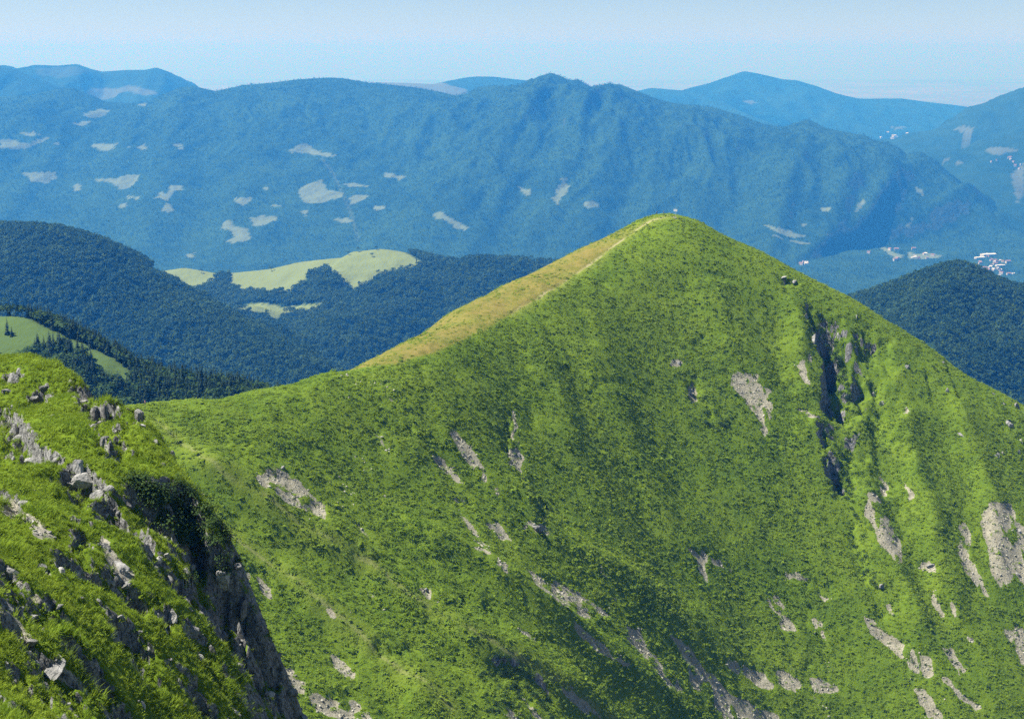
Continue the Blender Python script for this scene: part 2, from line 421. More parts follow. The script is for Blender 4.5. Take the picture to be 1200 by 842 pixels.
# rock steps (the ground falls away on the side towards the camera / the right)
for ln, H, w, rec, sd in [
    ([(-30,470),(0,476),(18,482),(30,496),(46,514),(64,530),(86,540)], 3.2, .5, 5, 1),
    ([(92,540),(108,552),(122,566),(136,580),(152,594),(166,604),(180,622),(190,645)], 3.4, .5, 4.5, 1),
    ([(0,436),(14,432),(30,434)], 1.4, .7, 2.5, 1), ([(44,452),(58,450),(72,460)], 1.5, .8, 2.5, 1),
    ([(36,462),(50,468),(66,470)], 1.5, .8, 2.2, 1),
    ([(78,440),(88,464),(98,482),(112,502),(126,526),(138,548)], 3.0, .5, 4, -1),
    ([(140,464),(152,470),(164,484),(178,498)], 3.0, 1.0, 4, 1),
    ([(168,560),(178,574),(190,590),(200,610)], 2.2, .6, 3, 1),
    ([(172,640),(184,662),(204,688),(222,700),(238,712),(252,734),(270,752),(286,770),(300,800),(318,824),(345,850)], 4.5, .7, 7, -1),
    ([(96,622),(112,634),(124,650)], 2.0, .9, 3, 1), ([(60,640),(90,655),(112,668)], 1.2, .7, 2.5, 1),
    ([(0,565),(20,575),(40,600),(60,620)], 1.6, .9, 3, 1), ([(0,672),(15,684),(24,700)], 1.5, .8, 2.5, 1),
    ([(120,705),(140,722),(164,735)], 1.5, .8, 2.5, 1), ([(186,700),(200,712),(212,726)], 2.0, .8, 2.5, 1),
    ([(0,705),(24,722),(44,748)], 1.3, .6, 2.2, 1), ([(66,745),(90,760),(112,780),(130,792)], 1.3, .6, 2.2, 1),
    ([(30,748),(60,766),(90,794)], .9, .5, 2, 1), ([(120,660),(136,676),(152,690)], 1.2, .7, 2.4, 1),
    ([(112,812),(130,826),(150,840)], .8, .5, 2, 1), ([(150,760),(170,772),(190,790)], .7, .5, 2, 1)]:
    add_wall(g, ln, H, w, rec, sd, .14, rough=2.4, seed=int(H * 100))
add_wall(g, [P(*a) for a in [(226,600,134),(240,626,132.5),(252,648,131),(272,662,130.5),(290,690,130),(302,722,130),(320,764,130.5),(345,802,131),(354,845,132)]], 6.5, .8, 6, 1, .10, world=True, rough=1.8, seed=77)
_r = np.random.default_rng(66)
for _k in range(95):
    a, b = _r.uniform(-10, 345), _r.uniform(430, 850)
    if b < np.interp(a, [q_[0] for q_ in RIB], [q_[1] for q_ in RIB]) + 10: continue
    h0 = g.hit(a, b); up = _r.normal(-.25, .35); L = _r.uniform(.7, 3.2)
    d_ = np.array([math.cos(up), math.sin(up)]); o_ = np.array([-d_[1], d_[0]]) * _r.uniform(-.2, .2) * L
    add_wall(g, [(*(h0[:2] - d_ * L), 0), (*(h0[:2] - d_ * L * .3 + o_), 0), (*(h0[:2] + d_ * L * .3 + o_ * .6), 0), (*(h0[:2] + d_ * L), 0)], _r.uniform(.4, 1.5), .35, _r.uniform(1.0, 2.4), 1, .25, world=True, rough=2.0, seed=_k)
RIB_SCREE = [[(0,572),(12,578),(24,592),(44,606),(62,622),(70,632),(48,628),(30,616),(12,604),(0,600)], [(112,620),(130,632),(140,650),(158,668),(152,690),(136,676),(122,648)],
 [(0,700),(10,704),(22,718),(36,738),(46,756),(36,756),(20,742),(0,726)], [(38,764),(58,768),(80,786),(106,804),(102,812),(74,800),(46,780)],
 [(66,748),(84,756),(98,770),(94,780),(78,768)], [(10,664),(34,684),(56,704),(70,712),(60,716),(36,700),(8,676)], [(130,714),(150,728),(172,746),(164,750),(140,734)],
 [(40,654),(56,664),(60,672),(44,666)], [(78,660),(104,672),(110,682),(88,676)], [(120,828),(150,838),(160,846),(130,846)], [(190,770),(206,778),(200,784)]]
rm = mask_of(g, RIB_SCREE, 7.0, 111)
g.att['scree'] = blur(rm, 2)
g.Z -= .35 * blur(rm, 3)
nzr = g.normal()[2]
g.att['rock'] = np.clip(sstep(.54, .40, nzr + .12 * fbm(g.X, g.Y, 2.5, 3, 115)), 0, 1)
g.Z += .5 * g.att['rock'] * fbm(g.X, g.Y, 1.9, 4, 117, ridged=True)
g.Z += .10 * fbm(g.X, g.Y, 1.1, 2, 119)

# ------------------------------------------------------------------ the land farther off
def crest(pts, k=1.0):
    return np.array([P(u, v, D) for u, v, D in pts])

def ridge(X, Y, pts, front, back, r=40.0, curve=1.0):
    """height of a ridge: its crest line, falling with the slopes front (towards the camera) and back"""
    best = np.full(X.shape, -1e9)
    d, sg, t = poly_dist(X, Y, pts)
    L = np.concatenate([[0], np.cumsum(np.hypot(*(pts[1:, :2] - pts[:-1, :2]).T))]); L = L / L[-1]
    zc = np.interp(t, L, pts[:, 2])
    sl = np.where(sg > 0, front, back)            # right of the direction left -> right = towards the camera
    return zc - sl * (np.sqrt(d * d + r * r) - r), d, t

def smax(a, b, k):
    h = np.clip(.5 + .5 * (a - b) / k, 0, 1)
    return b + (a - b) * h + k * h * (1 - h)

FLOOR = -1250.0

# grassy knoll and wooded slope behind the saddle
KNOLL = crest([(-260, 345, 1120), (-60, 366, 1100), (0, 371, 1090), (20, 371, 1085), (43, 380, 1075), (67, 392, 1065), (90, 403, 1055), (117, 414, 1045), (140, 424, 1040), (155, 434, 1035)])
WOODS = crest([(155, 434, 1040), (175, 444, 1030), (200, 446, 1020), (233, 450, 1010), (267, 454, 1000), (300, 464, 990), (340, 474, 980), (420, 492, 960), (560, 540, 950)])
def knoll_fn(X, Y):
    a, d1, t1 = ridge(X, Y, np.vstack([KNOLL, WOODS]), .62, .8, 18)
    return a + np.minimum(d1, 40) / 40 * 7 * fbm(X + .5 * Y, Y * .35, 70, 4, 131) + .5 * fbm(X, Y, 12, 2, 133)
knoll = Field(-640, 140, 760, 1360, 3.0, knoll_fn)
KN_GRASS = [[(-40,360),(17,366),(60,386),(117,412),(150,430),(150,446),(140,450),(120,440),(108,432),(106,420),(96,416),(80,410),(62,404),(52,410),(40,404),(20,404),(-40,420)],
            [(-40,372),(12,372),(24,386),(40,400),(36,420),(10,426),(-40,430)]]
kg = blur(mask_of(knoll, KN_GRASS, 4, 135), 1)
knoll.att['meadow'] = kg

# dark wooded hill, valley woods and the meadow ridge
HILL = crest([(-420, 250, 3500), (-100, 258, 3300), (0, 266, 3200), (33, 267, 3170), (67, 271, 3130), (93, 279, 3100), (117, 289, 3070), (133, 301, 3050), (150, 314, 3030), (173, 326, 3000),
              (200, 347, 2950), (233, 364, 2890), (267, 387, 2820), (300, 404, 2760), (333, 421, 2700), (360, 441, 2650), (400, 470, 2600), (470, 510, 2550)])
MEAD = crest([(60, 325, 4700), (173, 320, 4500), (213, 314, 4450), (250, 320, 4420), (273, 320, 4400), (317, 315, 4360), (350, 307, 4330), (377, 304, 4310), (400, 302, 4300), (413, 295, 4290), (443, 292, 4270),
              (460, 294, 4250), (483, 298, 4230), (500, 302, 4210), (533, 308, 4180), (557, 303, 4160), (583, 305, 4140), (617, 307, 4120), (653, 309, 4100), (760, 330, 4050), (900, 370, 4000)])
SPUR1 = crest([(497, 312, 4200), (470, 330, 3900), (440, 356, 3600), (410, 392, 3350), (390, 440, 3150), (380, 500, 3000)])
SPUR2 = crest([(330, 322, 4300), (310, 340, 4050), (300, 362, 3800), (330, 392, 3500), (350, 430, 3200)])
SPUR3 = crest([(610, 310, 4110), (600, 340, 3900), (590, 390, 3700), (580, 450, 3500)])
def hill_fn(X, Y):
    a, d1, t = ridge(X, Y, HILL, .52, .55, 60)
    b, d2, t = ridge(X, Y, MEAD, .34, .45, 90)
    z = smax(a, b, 40)
    for sp, k in ((SPUR1, .5), (SPUR2, .42), (SPUR3, .55)):
        c, d3, t = ridge(X, Y, sp, k, k, 50)
        z = smax(z, c, 30)
    dm = np.minimum(np.minimum(d1, d2), 260) / 260
    return z + dm * 75 * (fbm(X, Y, 520, 4, 141, ridged=True) - .75) + 6 * dm * fbm(X, Y, 90, 3, 143)
hill = Field(-1900, 1000, 2300, 5000, 9.0, hill_fn)
MEADOWS = [[(178,318),(195,316),(213,312),(250,318),(255,324),(240,336),(226,340),(208,333),(190,325)],
           [(270,322),(275,317),(317,314),(340,306),(350,304),(377,300),(400,298),(413,292),(443,289),(462,290),(475,296),(497,308),(480,314),(452,320),(430,331),(416,338),(408,335),(398,324),(384,314),(362,320),(354,333),(338,341),(318,343),(300,342),(284,342),(270,335)],
           [(272,362),(290,357),(312,355),(330,360),(352,358),(377,356),(372,364),(345,366),(330,366),(324,378),(314,376),(318,366),(296,366)]]
hill.att['meadow'] = mask_of(hill, MEADOWS, 2.0, 145)

# dark wooded cone at the right
CONE = crest([(900, 392, 3050), (1000, 351, 2950), (1033, 346, 2900), (1067, 333, 2860), (1093, 322, 2830), (1120, 314, 2800), (1137, 316, 2800), (1160, 328, 2820), (1180, 336, 2840), (1200, 341, 2870), (1260, 352, 2950), (1400, 362, 3100)])
CSP = crest([(1122, 315, 2800), (1095, 350, 2620), (1080, 400, 2450), (1070, 460, 2300)])
CSP2 = crest([(1200, 342, 2870), (1230, 380, 2650), (1240, 440, 2450)])
def cone_fn(X, Y):
    a, d1, t = ridge(X, Y, CONE, .6, .6, 25)
    for sp in (CSP, CSP2):
        b, d2, t = ridge(X, Y, sp, .5, .55, 40); a = smax(a, b, 20)
    return a + np.minimum(d1, 150) / 150 * 36 * (fbm(X, Y, 260, 4, 151, ridged=True) - .7)
cone = Field(350, 1700, 2150, 3500, 8.0, cone_fn)

# the long blue mountain across the valley
LONG = [(-200,120,11600),(0,113,11500),(33,112,11480),(63,105,11450),(85,103,11420),(110,113,11400),(123,119,11400),(143,121,11400),(173,120,11400),(187,112,11400),(213,102,11420),(227,101,11430),(253,107,11450),
        (283,100,11480),(317,97,11500),(350,93,11500),(383,91,11500),(400,91.5,11480),(433,97,11420),(483,102,11330),(517,108,11260),(533,112,11230),(547,109,11200),(560,102,11180),(582,100,11150),(600,102,11120),
        (620,95,11080),(633,89,11050),(645,85.5,11030),(657,89,11000),(667,94,10980),(677,93,10960),(693,102,10930),(713,98,10900),(727,99,10870),(747,107,10830),(767,115,10800),(780,119,10780),(800,122,10740),(833,125,10680),
        (867,135,10600),(893,145,10550),(917,149,10500),(935,143,10460),(947,139.5,10440),(967,150,10400),(990,155,10350),(1013,158,10300),(1023,164,10280),(1040,167,10240),(1053,173,10200),(1063,181,10180),(1077,178,10150),(1090,185,10100),
        (1107,203,10020),(1123,217,9950),(1133,213,9900),(1147,237,9820),(1167,257,9700),(1183,270,9600),(1200,282,9500),(1240,310,9300)]
LONGC = crest(LONG)
def long_fn(X, Y):
    z, d, t = ridge(X, Y, LONGC, .36, .4, 20)
    yc = np.interp(X, LONGC[:, 0], LONGC[:, 1])
    dd = yc - Y                                     # metres in front of the crest
    front = sstep(0, 900, dd)
    wx = X + 420 * fbm(X, Y, 2400, 3, 161) + .22 * dd
    sp = fbm(wx, Y * .30, 900, 5, 163, gain=.52, ridged=True)          # spurs that run down to the valley
    sp2 = fbm(wx, Y * .45, 300, 4, 167, ridged=True)
    right = sstep(-1500, 1200, X)
    z = blur(z, 10) * sstep(60, 300, np.abs(dd)) + z * (1 - sstep(60, 300, np.abs(dd)))
    hf = np.clip((z - FLOOR - 60) / 800, .08, 1)
    z = z + front * (185 + 80 * right) * hf * sp + sstep(60, 500, dd) * (46 + 52 * right) * np.minimum(hf * 1.6, 1) * sp2
    z += sstep(20, 200, np.abs(dd)) * 16 * fbm(X, Y, 120, 4, 169) + right * sstep(-1200, 0, -np.abs(dd)) * 9 * fbm(X, Y, 90, 3, 168, ridged=True) * sstep(0, 60, np.abs(dd))
    bench = sstep(1500, 2600, dd) * sstep(4200, 3000, dd) * sstep(600, -1800, X)     # gentler shelf at the left
    z += bench * 110
    toe = FLOOR + 60 * fbm(X, Y, 1500, 4, 171)
    return smax(z, toe - .01 * 0, 90)
longm = Field(-5200, 4600, 6200, 12200, 16.0, long_fn)
L_MEADOWS = [[(337,174),(346,172),(352,169),(360,167),(366,173),(378,178),(395,182),(380,184),(362,180),(340,178)],[(350,222),(362,214),(376,212),(385,222),(400,224),(402,231),(388,234),(372,238),(358,238),(352,232)],
 [(22,204),(35,202),(67,202),(66,210),(58,214),(38,213),(32,206)],[(108,210),(135,209),(148,205),(163,206),(160,212),(152,220),(140,222),(130,214)],[(0,163),(10,162),(22,168),(34,168),(48,162),(58,163),(46,169),(28,174),(10,174),(0,172)],
 [(98,133),(118,128),(131,129),(122,135),(112,138),(98,137)],[(84,146),(98,141),(107,143),(96,148)],[(106,171),(120,168),(138,168),(132,175),(118,177)],[(20,157),(38,154),(48,157),(36,159)],[(63,166),(71,166),(69,170)],[(160,122),(170,121),(171,124),(162,124)],
 [(160,172),(170,169),(172,174),(164,176)],[(203,170),(212,169),(216,174),(208,173)],[(144,171),(154,170),(152,173)],[(180,231),(190,226),(196,228),(200,217),(212,217),(214,222),(202,226),(196,236),(188,233)],[(191,240),(197,237),(203,246),(198,249),(190,247)],
 [(86,218),(94,216),(95,223),(89,224)],[(146,229),(164,231),(162,233),(150,233)],[(138,239),(148,238),(149,244),(143,244)],[(273,233),(284,231),(296,232),(292,238),(283,240)],[(260,262),(264,257),(270,258),(276,265),(290,268),(294,280),(284,284),(272,285),(265,282),(274,278),(268,270),(260,268)],
 [(292,256),(304,253),(322,253),(326,259),(308,264),(296,264)],[(306,220),(316,219),(312,223)],[(315,240),(332,241),(318,243)],[(352,248),(362,246),(358,254)],[(218,297),(228,296),(226,301),(219,301)],[(448,203),(458,202),(464,206),(476,207),(468,211),(452,208)],
 [(402,214),(418,215),(433,217),(430,219),(404,217)],[(410,230),(420,227),(432,229),(424,235),(414,239),(410,237)],[(437,241),(452,241),(450,246),(441,247)],[(391,257),(408,255),(416,259),(400,261)],[(507,250),(520,250),(528,256),(540,260),(551,267),(545,270),(534,266),(524,259),(512,256)],
 [(609,219),(620,222),(620,233),(614,228)],[(646,232),(652,228),(652,222),(660,213),(668,216),(666,224),(658,231),(654,241),(651,238)],[(657,210),(666,209),(665,213)],[(682,239),(690,237),(704,237),(702,241),(690,243)],
 [(896,264),(912,266),(930,272),(946,278),(930,278),(910,272)],[(905,276),(918,278),(916,281)],[(925,282),(940,282),(950,286),(936,286)],[(936,261),(946,264),(942,266)],[(960,271),(980,278),(1003,281),(985,282)],[(958,243),(972,243),(974,248),(962,247)],[(1005,239),(1012,234),(1016,236),(1010,244),(1004,248)],
 [(1028,286),(1040,290),(1052,298),(1062,302),(1050,304),(1040,298)],[(1063,296),(1082,297),(1104,299),(1100,302),(1080,303),(1066,303)],[(1060,265),(1070,255),(1066,268)],[(1070,218),(1080,222),(1084,230),(1074,226)]]
longm.att['meadow'] = mask_of(longm, L_MEADOWS, 3.5, 173)
uL, vL = longm.uv()
cut, _s, _t = poly_dist(uL, vL, [(378,186),(392,206),(404,232),(412,252),(420,282)])
longm.att['meadow'] = np.maximum(longm.att['meadow'], .35 * sstep(2.2, .8, cut) * longm.facing())
nzl = longm.normal()[2]
longm.att['rock'] = np.clip(sstep(.70, .54, nzl + .10 * fbm(longm.X, longm.Y, 160, 3, 175)) * sstep(-1800, 1500, longm.X) , 0, 1)

# far ranges
FARL = crest([(-260, 66, 15500), (-60, 72, 15200), (0, 78, 15000), (25, 80.5, 15000), (40, 76, 15100), (67, 77, 15150), (90, 75, 15200), (107, 81, 15250), (120, 84, 15300), (150, 82, 15300), (170, 82, 15300), (183, 79, 15300), (200, 85, 15300), (215, 94, 15300), (228, 101, 15300), (245, 110, 15300), (300, 130, 15300)])
FARL2 = crest([(-200, 84, 13500), (0, 77.5, 13500), (20, 82, 13500), (33, 90, 13450), (60, 99, 13400), (90, 118, 13300), (130, 140, 13200)])
def farl_fn(X, Y):
    a, d, t = ridge(X, Y, FARL, .42, .4, 30); b, d2, t2 = ridge(X, Y, FARL2, .5, .5, 30)
    a = smax(a, b, 20)
    return a + sstep(0, 400, np.minimum(d, d2)) * 130 * fbm(X, Y * .5, 900, 4, 181, ridged=True)
farl = Field(-8200, -2300, 12300, 16300, 28, farl_fn)
farl.att['meadow'] = mask_of(farl, [[(96,107),(110,103),(135,104),(150,100),(165,103),(180,106),(187,110),(170,112),(150,107),(138,110),(134,115),(122,118),(110,114)]], 3, 183) * .8 + .25 * mask_of(farl, [[(40,80),(90,78),(110,84),(70,92),(45,88)]], 3, 184)
FARM = crest([(340, 112, 16500), (420, 98, 16500), (445, 96.5, 16400), (483, 97.5, 16300), (517, 99, 16300), (530, 94, 16800), (545, 91, 16900), (560, 89.5, 17000), (580, 90, 17000), (600, 92.5, 17000), (625, 95, 17000), (680, 108, 17000), (740, 125, 17000)])
def farm_fn(X, Y):
    a, d, t = ridge(X, Y, FARM, .30, .3, 30)
    return a + sstep(0, 500, d) * 60 * fbm(X, Y, 1000, 4, 187, ridged=True)
farm = Field(-3200, 1700, 14500, 18200, 36, farm_fn)
farm.att['meadow'] = mask_of(farm, [[(436,95),(483,96),(519,97.5),(545,104),(552,112),(525,116),(505,112),(470,103)]], 2, 188)
FARR = crest([(690, 118, 18500), (750, 106, 18500), (763, 103, 18500), (780, 104.5, 18500), (800, 106, 18600), (817, 101, 19000), (833, 97.5, 19200), (850, 91, 19400), (872, 84, 19500), (890, 86.5, 19500), (917, 93, 19500), (933, 94, 19500), (957, 101, 19500), (980, 109.5, 19500), (1007, 116, 19500),
              (1033, 115.5, 19600), (1057, 115.5, 19700), (1083, 119, 19800), (1110, 122, 19800), (1140, 126, 19900), (1180, 136, 20000), (1300, 150, 20000)])
FARR2 = crest([(872, 86, 19500), (850, 110, 18700), (840, 125, 18000), (880, 140, 17200)])
FARR3 = crest([(1007, 118, 19500), (980, 135, 18600), (960, 150, 17600)])
def farr_fn(X, Y):
    a, d, t = ridge(X, Y, FARR, .40, .4, 40)
    for sp in (FARR2, FARR3):
        b, d2, t2 = ridge(X, Y, sp, .4, .4, 60); a = smax(a, b, 60)
    return smax(a + sstep(0, 500, d) * 130 * fbm(X, Y * .6, 1100, 5, 191, ridged=True), FLOOR - 20 + 0 * X, 60)
farr = Field(700, 8600, 15500, 21500, 40, farr_fn)
farr.att['meadow'] = mask_of(farr, [[(868,118),(880,117),(888,121),(876,122)],[(1040,148),(1062,148),(1056,152)]], 2, 193)
SIDE = crest([(1040, 196, 12600), (1073, 172, 12800), (1077, 163, 12900), (1090, 153, 13000), (1113, 145, 13000), (1130, 135, 13000), (1143, 127, 13000), (1160, 120, 13000), (1183, 110, 13000), (1200, 103.5, 13000), (1240, 92, 13000), (1340, 70, 13000)])
SIDE2 = crest([(1070, 196, 11200), (1090, 178, 11300), (1110, 176, 11300), (1133, 174, 11300), (1150, 168, 11300), (1167, 163, 11300), (1185, 158, 11300), (1200, 153, 11300), (1260, 135, 11300), (1400, 110, 11300)])
SIDE3 = crest([(1180, 162, 11300), (1165, 185, 10900), (1150, 215, 10400), (1150, 245, 10000)])
def side_fn(X, Y):
    a, d, t = ridge(X, Y, SIDE, .42, .4, 30); b, d2, t2 = ridge(X, Y, SIDE2, .42, .5, 30); c, d3, t3 = ridge(X, Y, SIDE3, .45, .5, 40)
    z = smax(smax(a, b, 30), c, 30)
    m = np.minimum(np.minimum(d, d2), d3)
    return smax(z + sstep(0, 300, m) * 120 * fbm(X, Y * .6, 700, 5, 195, ridged=True), FLOOR - 15 + 0 * X, 50)
side = Field(2700, 7000, 8800, 14200, 26, side_fn)
side.att['meadow'] = mask_of(side, [[(1117,152),(1126,147),(1138,149),(1142,155),(1130,157)],[(1108,164),(1124,160),(1126,164),(1110,167)],[(1150,175),(1180,172),(1196,177),(1170,181)],[(1104,186),(1112,186),(1108,189)],[(1118,190),(1130,191),(1122,194)],
    [(1185,205),(1200,190),(1200,225),(1192,240)]], 3, 197) * .8

# ------------------------------------------------------------------ materials
def mat(name):
    m = bpy.data.materials.new(name); m.use_nodes = True
    nt = m.node_tree
    for n in list(nt.nodes): nt.nodes.remove(n)
    return m, nt

def N(nt, t, **k):
    n = nt.nodes.new(t)
    for a, b in k.items(): setattr(n, a, b)
    return n

def noise(nt, co, scale, detail=4, rough=.55):
    n = N(nt, 'ShaderNodeTexNoise'); n.inputs['Scale'].default_value = scale
    n.inputs['Detail'].default_value = detail; n.inputs['Roughness'].default_value = rough
    nt.links.new(co, n.inputs['Vector']); return n.outputs['Fac']

def ramp(nt, fac, stops):
    r = N(nt, 'ShaderNodeValToRGB'); e = r.color_ramp.elements
    while len(e) < len(stops): e.new(.5)
    for el, (p, c) in zip(e, stops):
        el.position = p; el.color = (*c, 1)
    nt.links.new(fac, r.inputs[0]); return r.outputs[0]

def mix(nt, fac, a, b, mode='MIX'):
    m = N(nt, 'ShaderNodeMix', data_type='RGBA', blend_type=mode)
    for s, v in ((m.inputs[0], fac), (m.inputs[6], a), (m.inputs[7], b)):
        if hasattr(v, 'is_linked'): nt.links.new(v, s)
        elif isinstance(v, tuple): s.default_value = (*v, 1)
        else: s.default_value = v
    return m.outputs[2]

def attr(nt, name, typ='GEOMETRY'):
    a = N(nt, 'ShaderNodeAttribute', attribute_name=name, attribute_type=typ); return a.outputs['Fac']

def mth(nt, op, a, b=0.0, clamp=False):
    m = N(nt, 'ShaderNodeMath', operation=op, use_clamp=clamp)
    for s, v in ((m.inputs[0], a), (m.inputs[1], b)):
        if hasattr(v, 'is_linked'): nt.links.new(v, s)
        else: s.default_value = v
    return m.outputs[0]

def finish(nt, col, rough=.9, bump=None, dist=.2, strength=.6, transl=0.0, spec=.05):
    out = N(nt, 'ShaderNodeOutputMaterial'); p = N(nt, 'ShaderNodeBsdfPrincipled')
    if hasattr(col, 'is_linked'): nt.links.new(col, p.inputs['Base Color'])
    else: p.inputs['Base Color'].default_value = (*col, 1)
    p.inputs['Roughness'].default_value = rough; p.inputs['Specular IOR Level'].default_value = spec
    if bump is not None:
        b = N(nt, 'ShaderNodeBump'); b.inputs['Strength'].default_value = strength; b.inputs['Distance'].default_value = dist
        nt.links.new(bump, b.inputs['Height']); nt.links.new(b.outputs[0], p.inputs['Normal'])
    if transl:
        t = N(nt, 'ShaderNodeBsdfTranslucent'); ms = N(nt, 'ShaderNodeMixShader'); ms.inputs[0].default_value = transl
        if hasattr(col, 'is_linked'): nt.links.new(col, t.inputs[0])
        else: t.inputs[0].default_value = (*col, 1)
        nt.links.new(p.outputs[0], ms.inputs[1]); nt.links.new(t.outputs[0], ms.inputs[2]); nt.links.new(ms.outputs[0], out.inputs[0])
    else:
        nt.links.new(p.outputs[0], out.inputs[0])

def geo_pos(nt):
    return N(nt, 'ShaderNodeNewGeometry').outputs['Position']

GREEN_D, GREEN_M, GREEN_Y = (.060, .112, .009), (.122, .192, .012), (.168, .236, .017)
def turf_mat(name, rockcol=(.29, .28, .215), detail=1.0):
    m, nt = mat(name); co = geo_pos(nt)
    big = noise(nt, co, .022 * detail, 3); mid = noise(nt, co, .11 * detail, 4); fine = noise(nt, co, 1.1 * detail, 4, .65); xf = noise(nt, co, 4.5 * detail, 3, .7)
    a = mth(nt, 'ADD', mth(nt, 'MULTIPLY', big, .40), mth(nt, 'ADD', mth(nt, 'MULTIPLY', mid, .35), mth(nt, 'MULTIPLY', fine, .35)))
    col = ramp(nt, a, [(.38, GREEN_D), (.53, GREEN_M), (.68, GREEN_Y)])
    col = mix(nt, mth(nt, 'MULTIPLY', xf, .5), col, (.03, .055, .010))
    col = mix(nt, mth(nt, 'MULTIPLY', attr(nt, 'pale'), .62), col, (.17, .20, .035))
    tanc = ramp(nt, noise(nt, co, .25, 4), [(.35, (.132, .126, .026)), (.6, (.195, .160, .044))])
    col = mix(nt, attr(nt, 'tan'), col, tanc)
    stone = ramp(nt, noise(nt, co, 1.6 * detail, 6, .75), [(.32, (.12, .11, .085)), (.48, tuple(.9 * c for c in rockcol)), (.66, (.41, .395, .32))])
    dirt = ramp(nt, noise(nt, co, .5 * detail, 5, .7), [(.35, (.19, .17, .105)), (.65, (.32, .295, .205))])
    sc = mix(nt, mth(nt, 'MULTIPLY', noise(nt, co, .3 * detail, 3), .75), stone, dirt)
    # grass edges bite into the stones
    edge = mth(nt, 'ADD', attr(nt, 'scree'), mth(nt, 'MULTIPLY', mth(nt, 'SUBTRACT', fine, .5), 1.1))
    em = ramp(nt, edge, [(.46, (0, 0, 0)), (.56, (1, 1, 1))])
    col = mix(nt, em, col, sc)
    rk = mth(nt, 'ADD', attr(nt, 'rock'), mth(nt, 'MULTIPLY', mth(nt, 'SUBTRACT', mid, .5), .9))
    rm_ = ramp(nt, rk, [(.45, (0, 0, 0)), (.58, (1, 1, 1))])
    rc_ = ramp(nt, noise(nt, co, 1.0 * detail, 8, .7), [(.3, (.07, .07, .07)), (.5, (.20, .20, .19)), (.7, (.36, .355, .33))])
    vo = N(nt, 'ShaderNodeTexVoronoi', feature='DISTANCE_TO_EDGE'); vo.inputs['Scale'].default_value = .55 * detail
    mp = N(nt, 'ShaderNodeMapping'); mp.inputs['Scale'].default_value = (1.3, 1.3, .45); mp.inputs['Rotation'].default_value = (.2, .35, 0)
    nt.links.new(co, mp.inputs[0])
    wv = N(nt, 'ShaderNodeVectorMath', operation='ADD'); nt.links.new(mp.outputs[0], wv.inputs[0])
    wn_ = N(nt, 'ShaderNodeTexNoise'); wn_.inputs['Scale'].default_value = .8 * detail; nt.links.new(co, wn_.inputs['Vector']); nt.links.new(wn_.outputs['Color'], wv.inputs[1])
    nt.links.new(wv.outputs[0], vo.inputs['Vector'])
    crack = ramp(nt, vo.outputs['Distance'], [(.0, (.25, .25, .25)), (.09, (1, 1, 1))])
    rc_ = mix(nt, 1.0, rc_, crack, 'MULTIPLY')
    col = mix(nt, rm_, col, rc_)
    col = mix(nt, attr(nt, 'path'), col, (.36, .31, .19))
    h = mth(nt, 'ADD', mth(nt, 'MULTIPLY', fine, .7), mth(nt, 'MULTIPLY', xf, .35))
    finish(nt, col, .95, h, .8 / detail, .9)
    return m

def wood_mat(name, dark, lighter, scale, meadow=(.155, .195, .065), rockcol=None, dist=6.0):
    m, nt = mat(name); co = geo_pos(nt)
    a = noise(nt, co, scale, 5, .65); b = noise(nt, co, scale * .12, 4)
    col = ramp(nt, mth(nt, 'ADD', mth(nt, 'MULTIPLY', a, .55), mth(nt, 'MULTIPLY', b, .45)), [(.36, dark), (.62, lighter)])  # random mottle between the darker and the lighter ground colour
    if rockcol:
        rk = mth(nt, 'ADD', attr(nt, 'rock'), mth(nt, 'SUBTRACT', a, .5))
        col = mix(nt, ramp(nt, rk, [(.5, (0, 0, 0)), (.75, (.8, .8, .8))]), col, rockcol)
    md = mix(nt, noise(nt, co, scale * .3, 3), meadow, tuple(c * .72 for c in meadow))
    col = mix(nt, attr(nt, 'meadow'), col, md)
    finish(nt, col, .95, a, dist, .9)
    return m

M = {}
M['turf'] = turf_mat('alpine_turf')
M['rib'] = turf_mat('rib_turf', (.36, .345, .31), 2.6)
M['knoll'] = wood_mat('knoll_ground', (.03, .05, .014), (.055, .085, .02), .08, (.075, .12, .03), dist=2)
M['hill'] = wood_mat('hill_forest_floor', (.008, .022, .009), (.020, .045, .014), .05)
M['long'] = wood_mat('mountain_woods', (.009, .026, .010), (.026, .060, .020), .020, (.12, .16, .09), (.045, .065, .055), dist=14)
M['far'] = wood_mat('far_woods', (.010, .03, .012), (.022, .05, .02), .008, (.10, .125, .085), dist=20)
M['valley'] = wood_mat('valley_fields', (.10, .115, .07), (.20, .19, .14), .004, (.3, .3, .15), dist=4)

# ------------------------------------------------------------------ meshes
def obj(name, mesh, parent=None, **props):
    o = bpy.data.objects.new(name, mesh); COL.objects.link(o)
    if parent is not None: o.parent = parent
    for k, v in props.items(): o[k] = v
    return o

def mesh_arrays(name, V, Fa, material=None, smooth=True):
    me = bpy.data.meshes.new(name)
    V = np.asarray(V, np.float32); Fa = np.asarray(Fa, np.int32)
    me.vertices.add(len(V)); me.vertices.foreach_set('co', V.ravel())
    k = Fa.shape[1]
    me.loops.add(Fa.size); me.loops.foreach_set('vertex_index', Fa.ravel())
    me.polygons.add(len(Fa)); me.polygons.foreach_set('loop_start', np.arange(0, Fa.size, k, dtype=np.int32))
    if smooth: me.polygons.foreach_set('use_smooth', np.ones(len(Fa), bool))
    me.update(calc_edges=True)
    if material: me.materials.append(material)
    return me

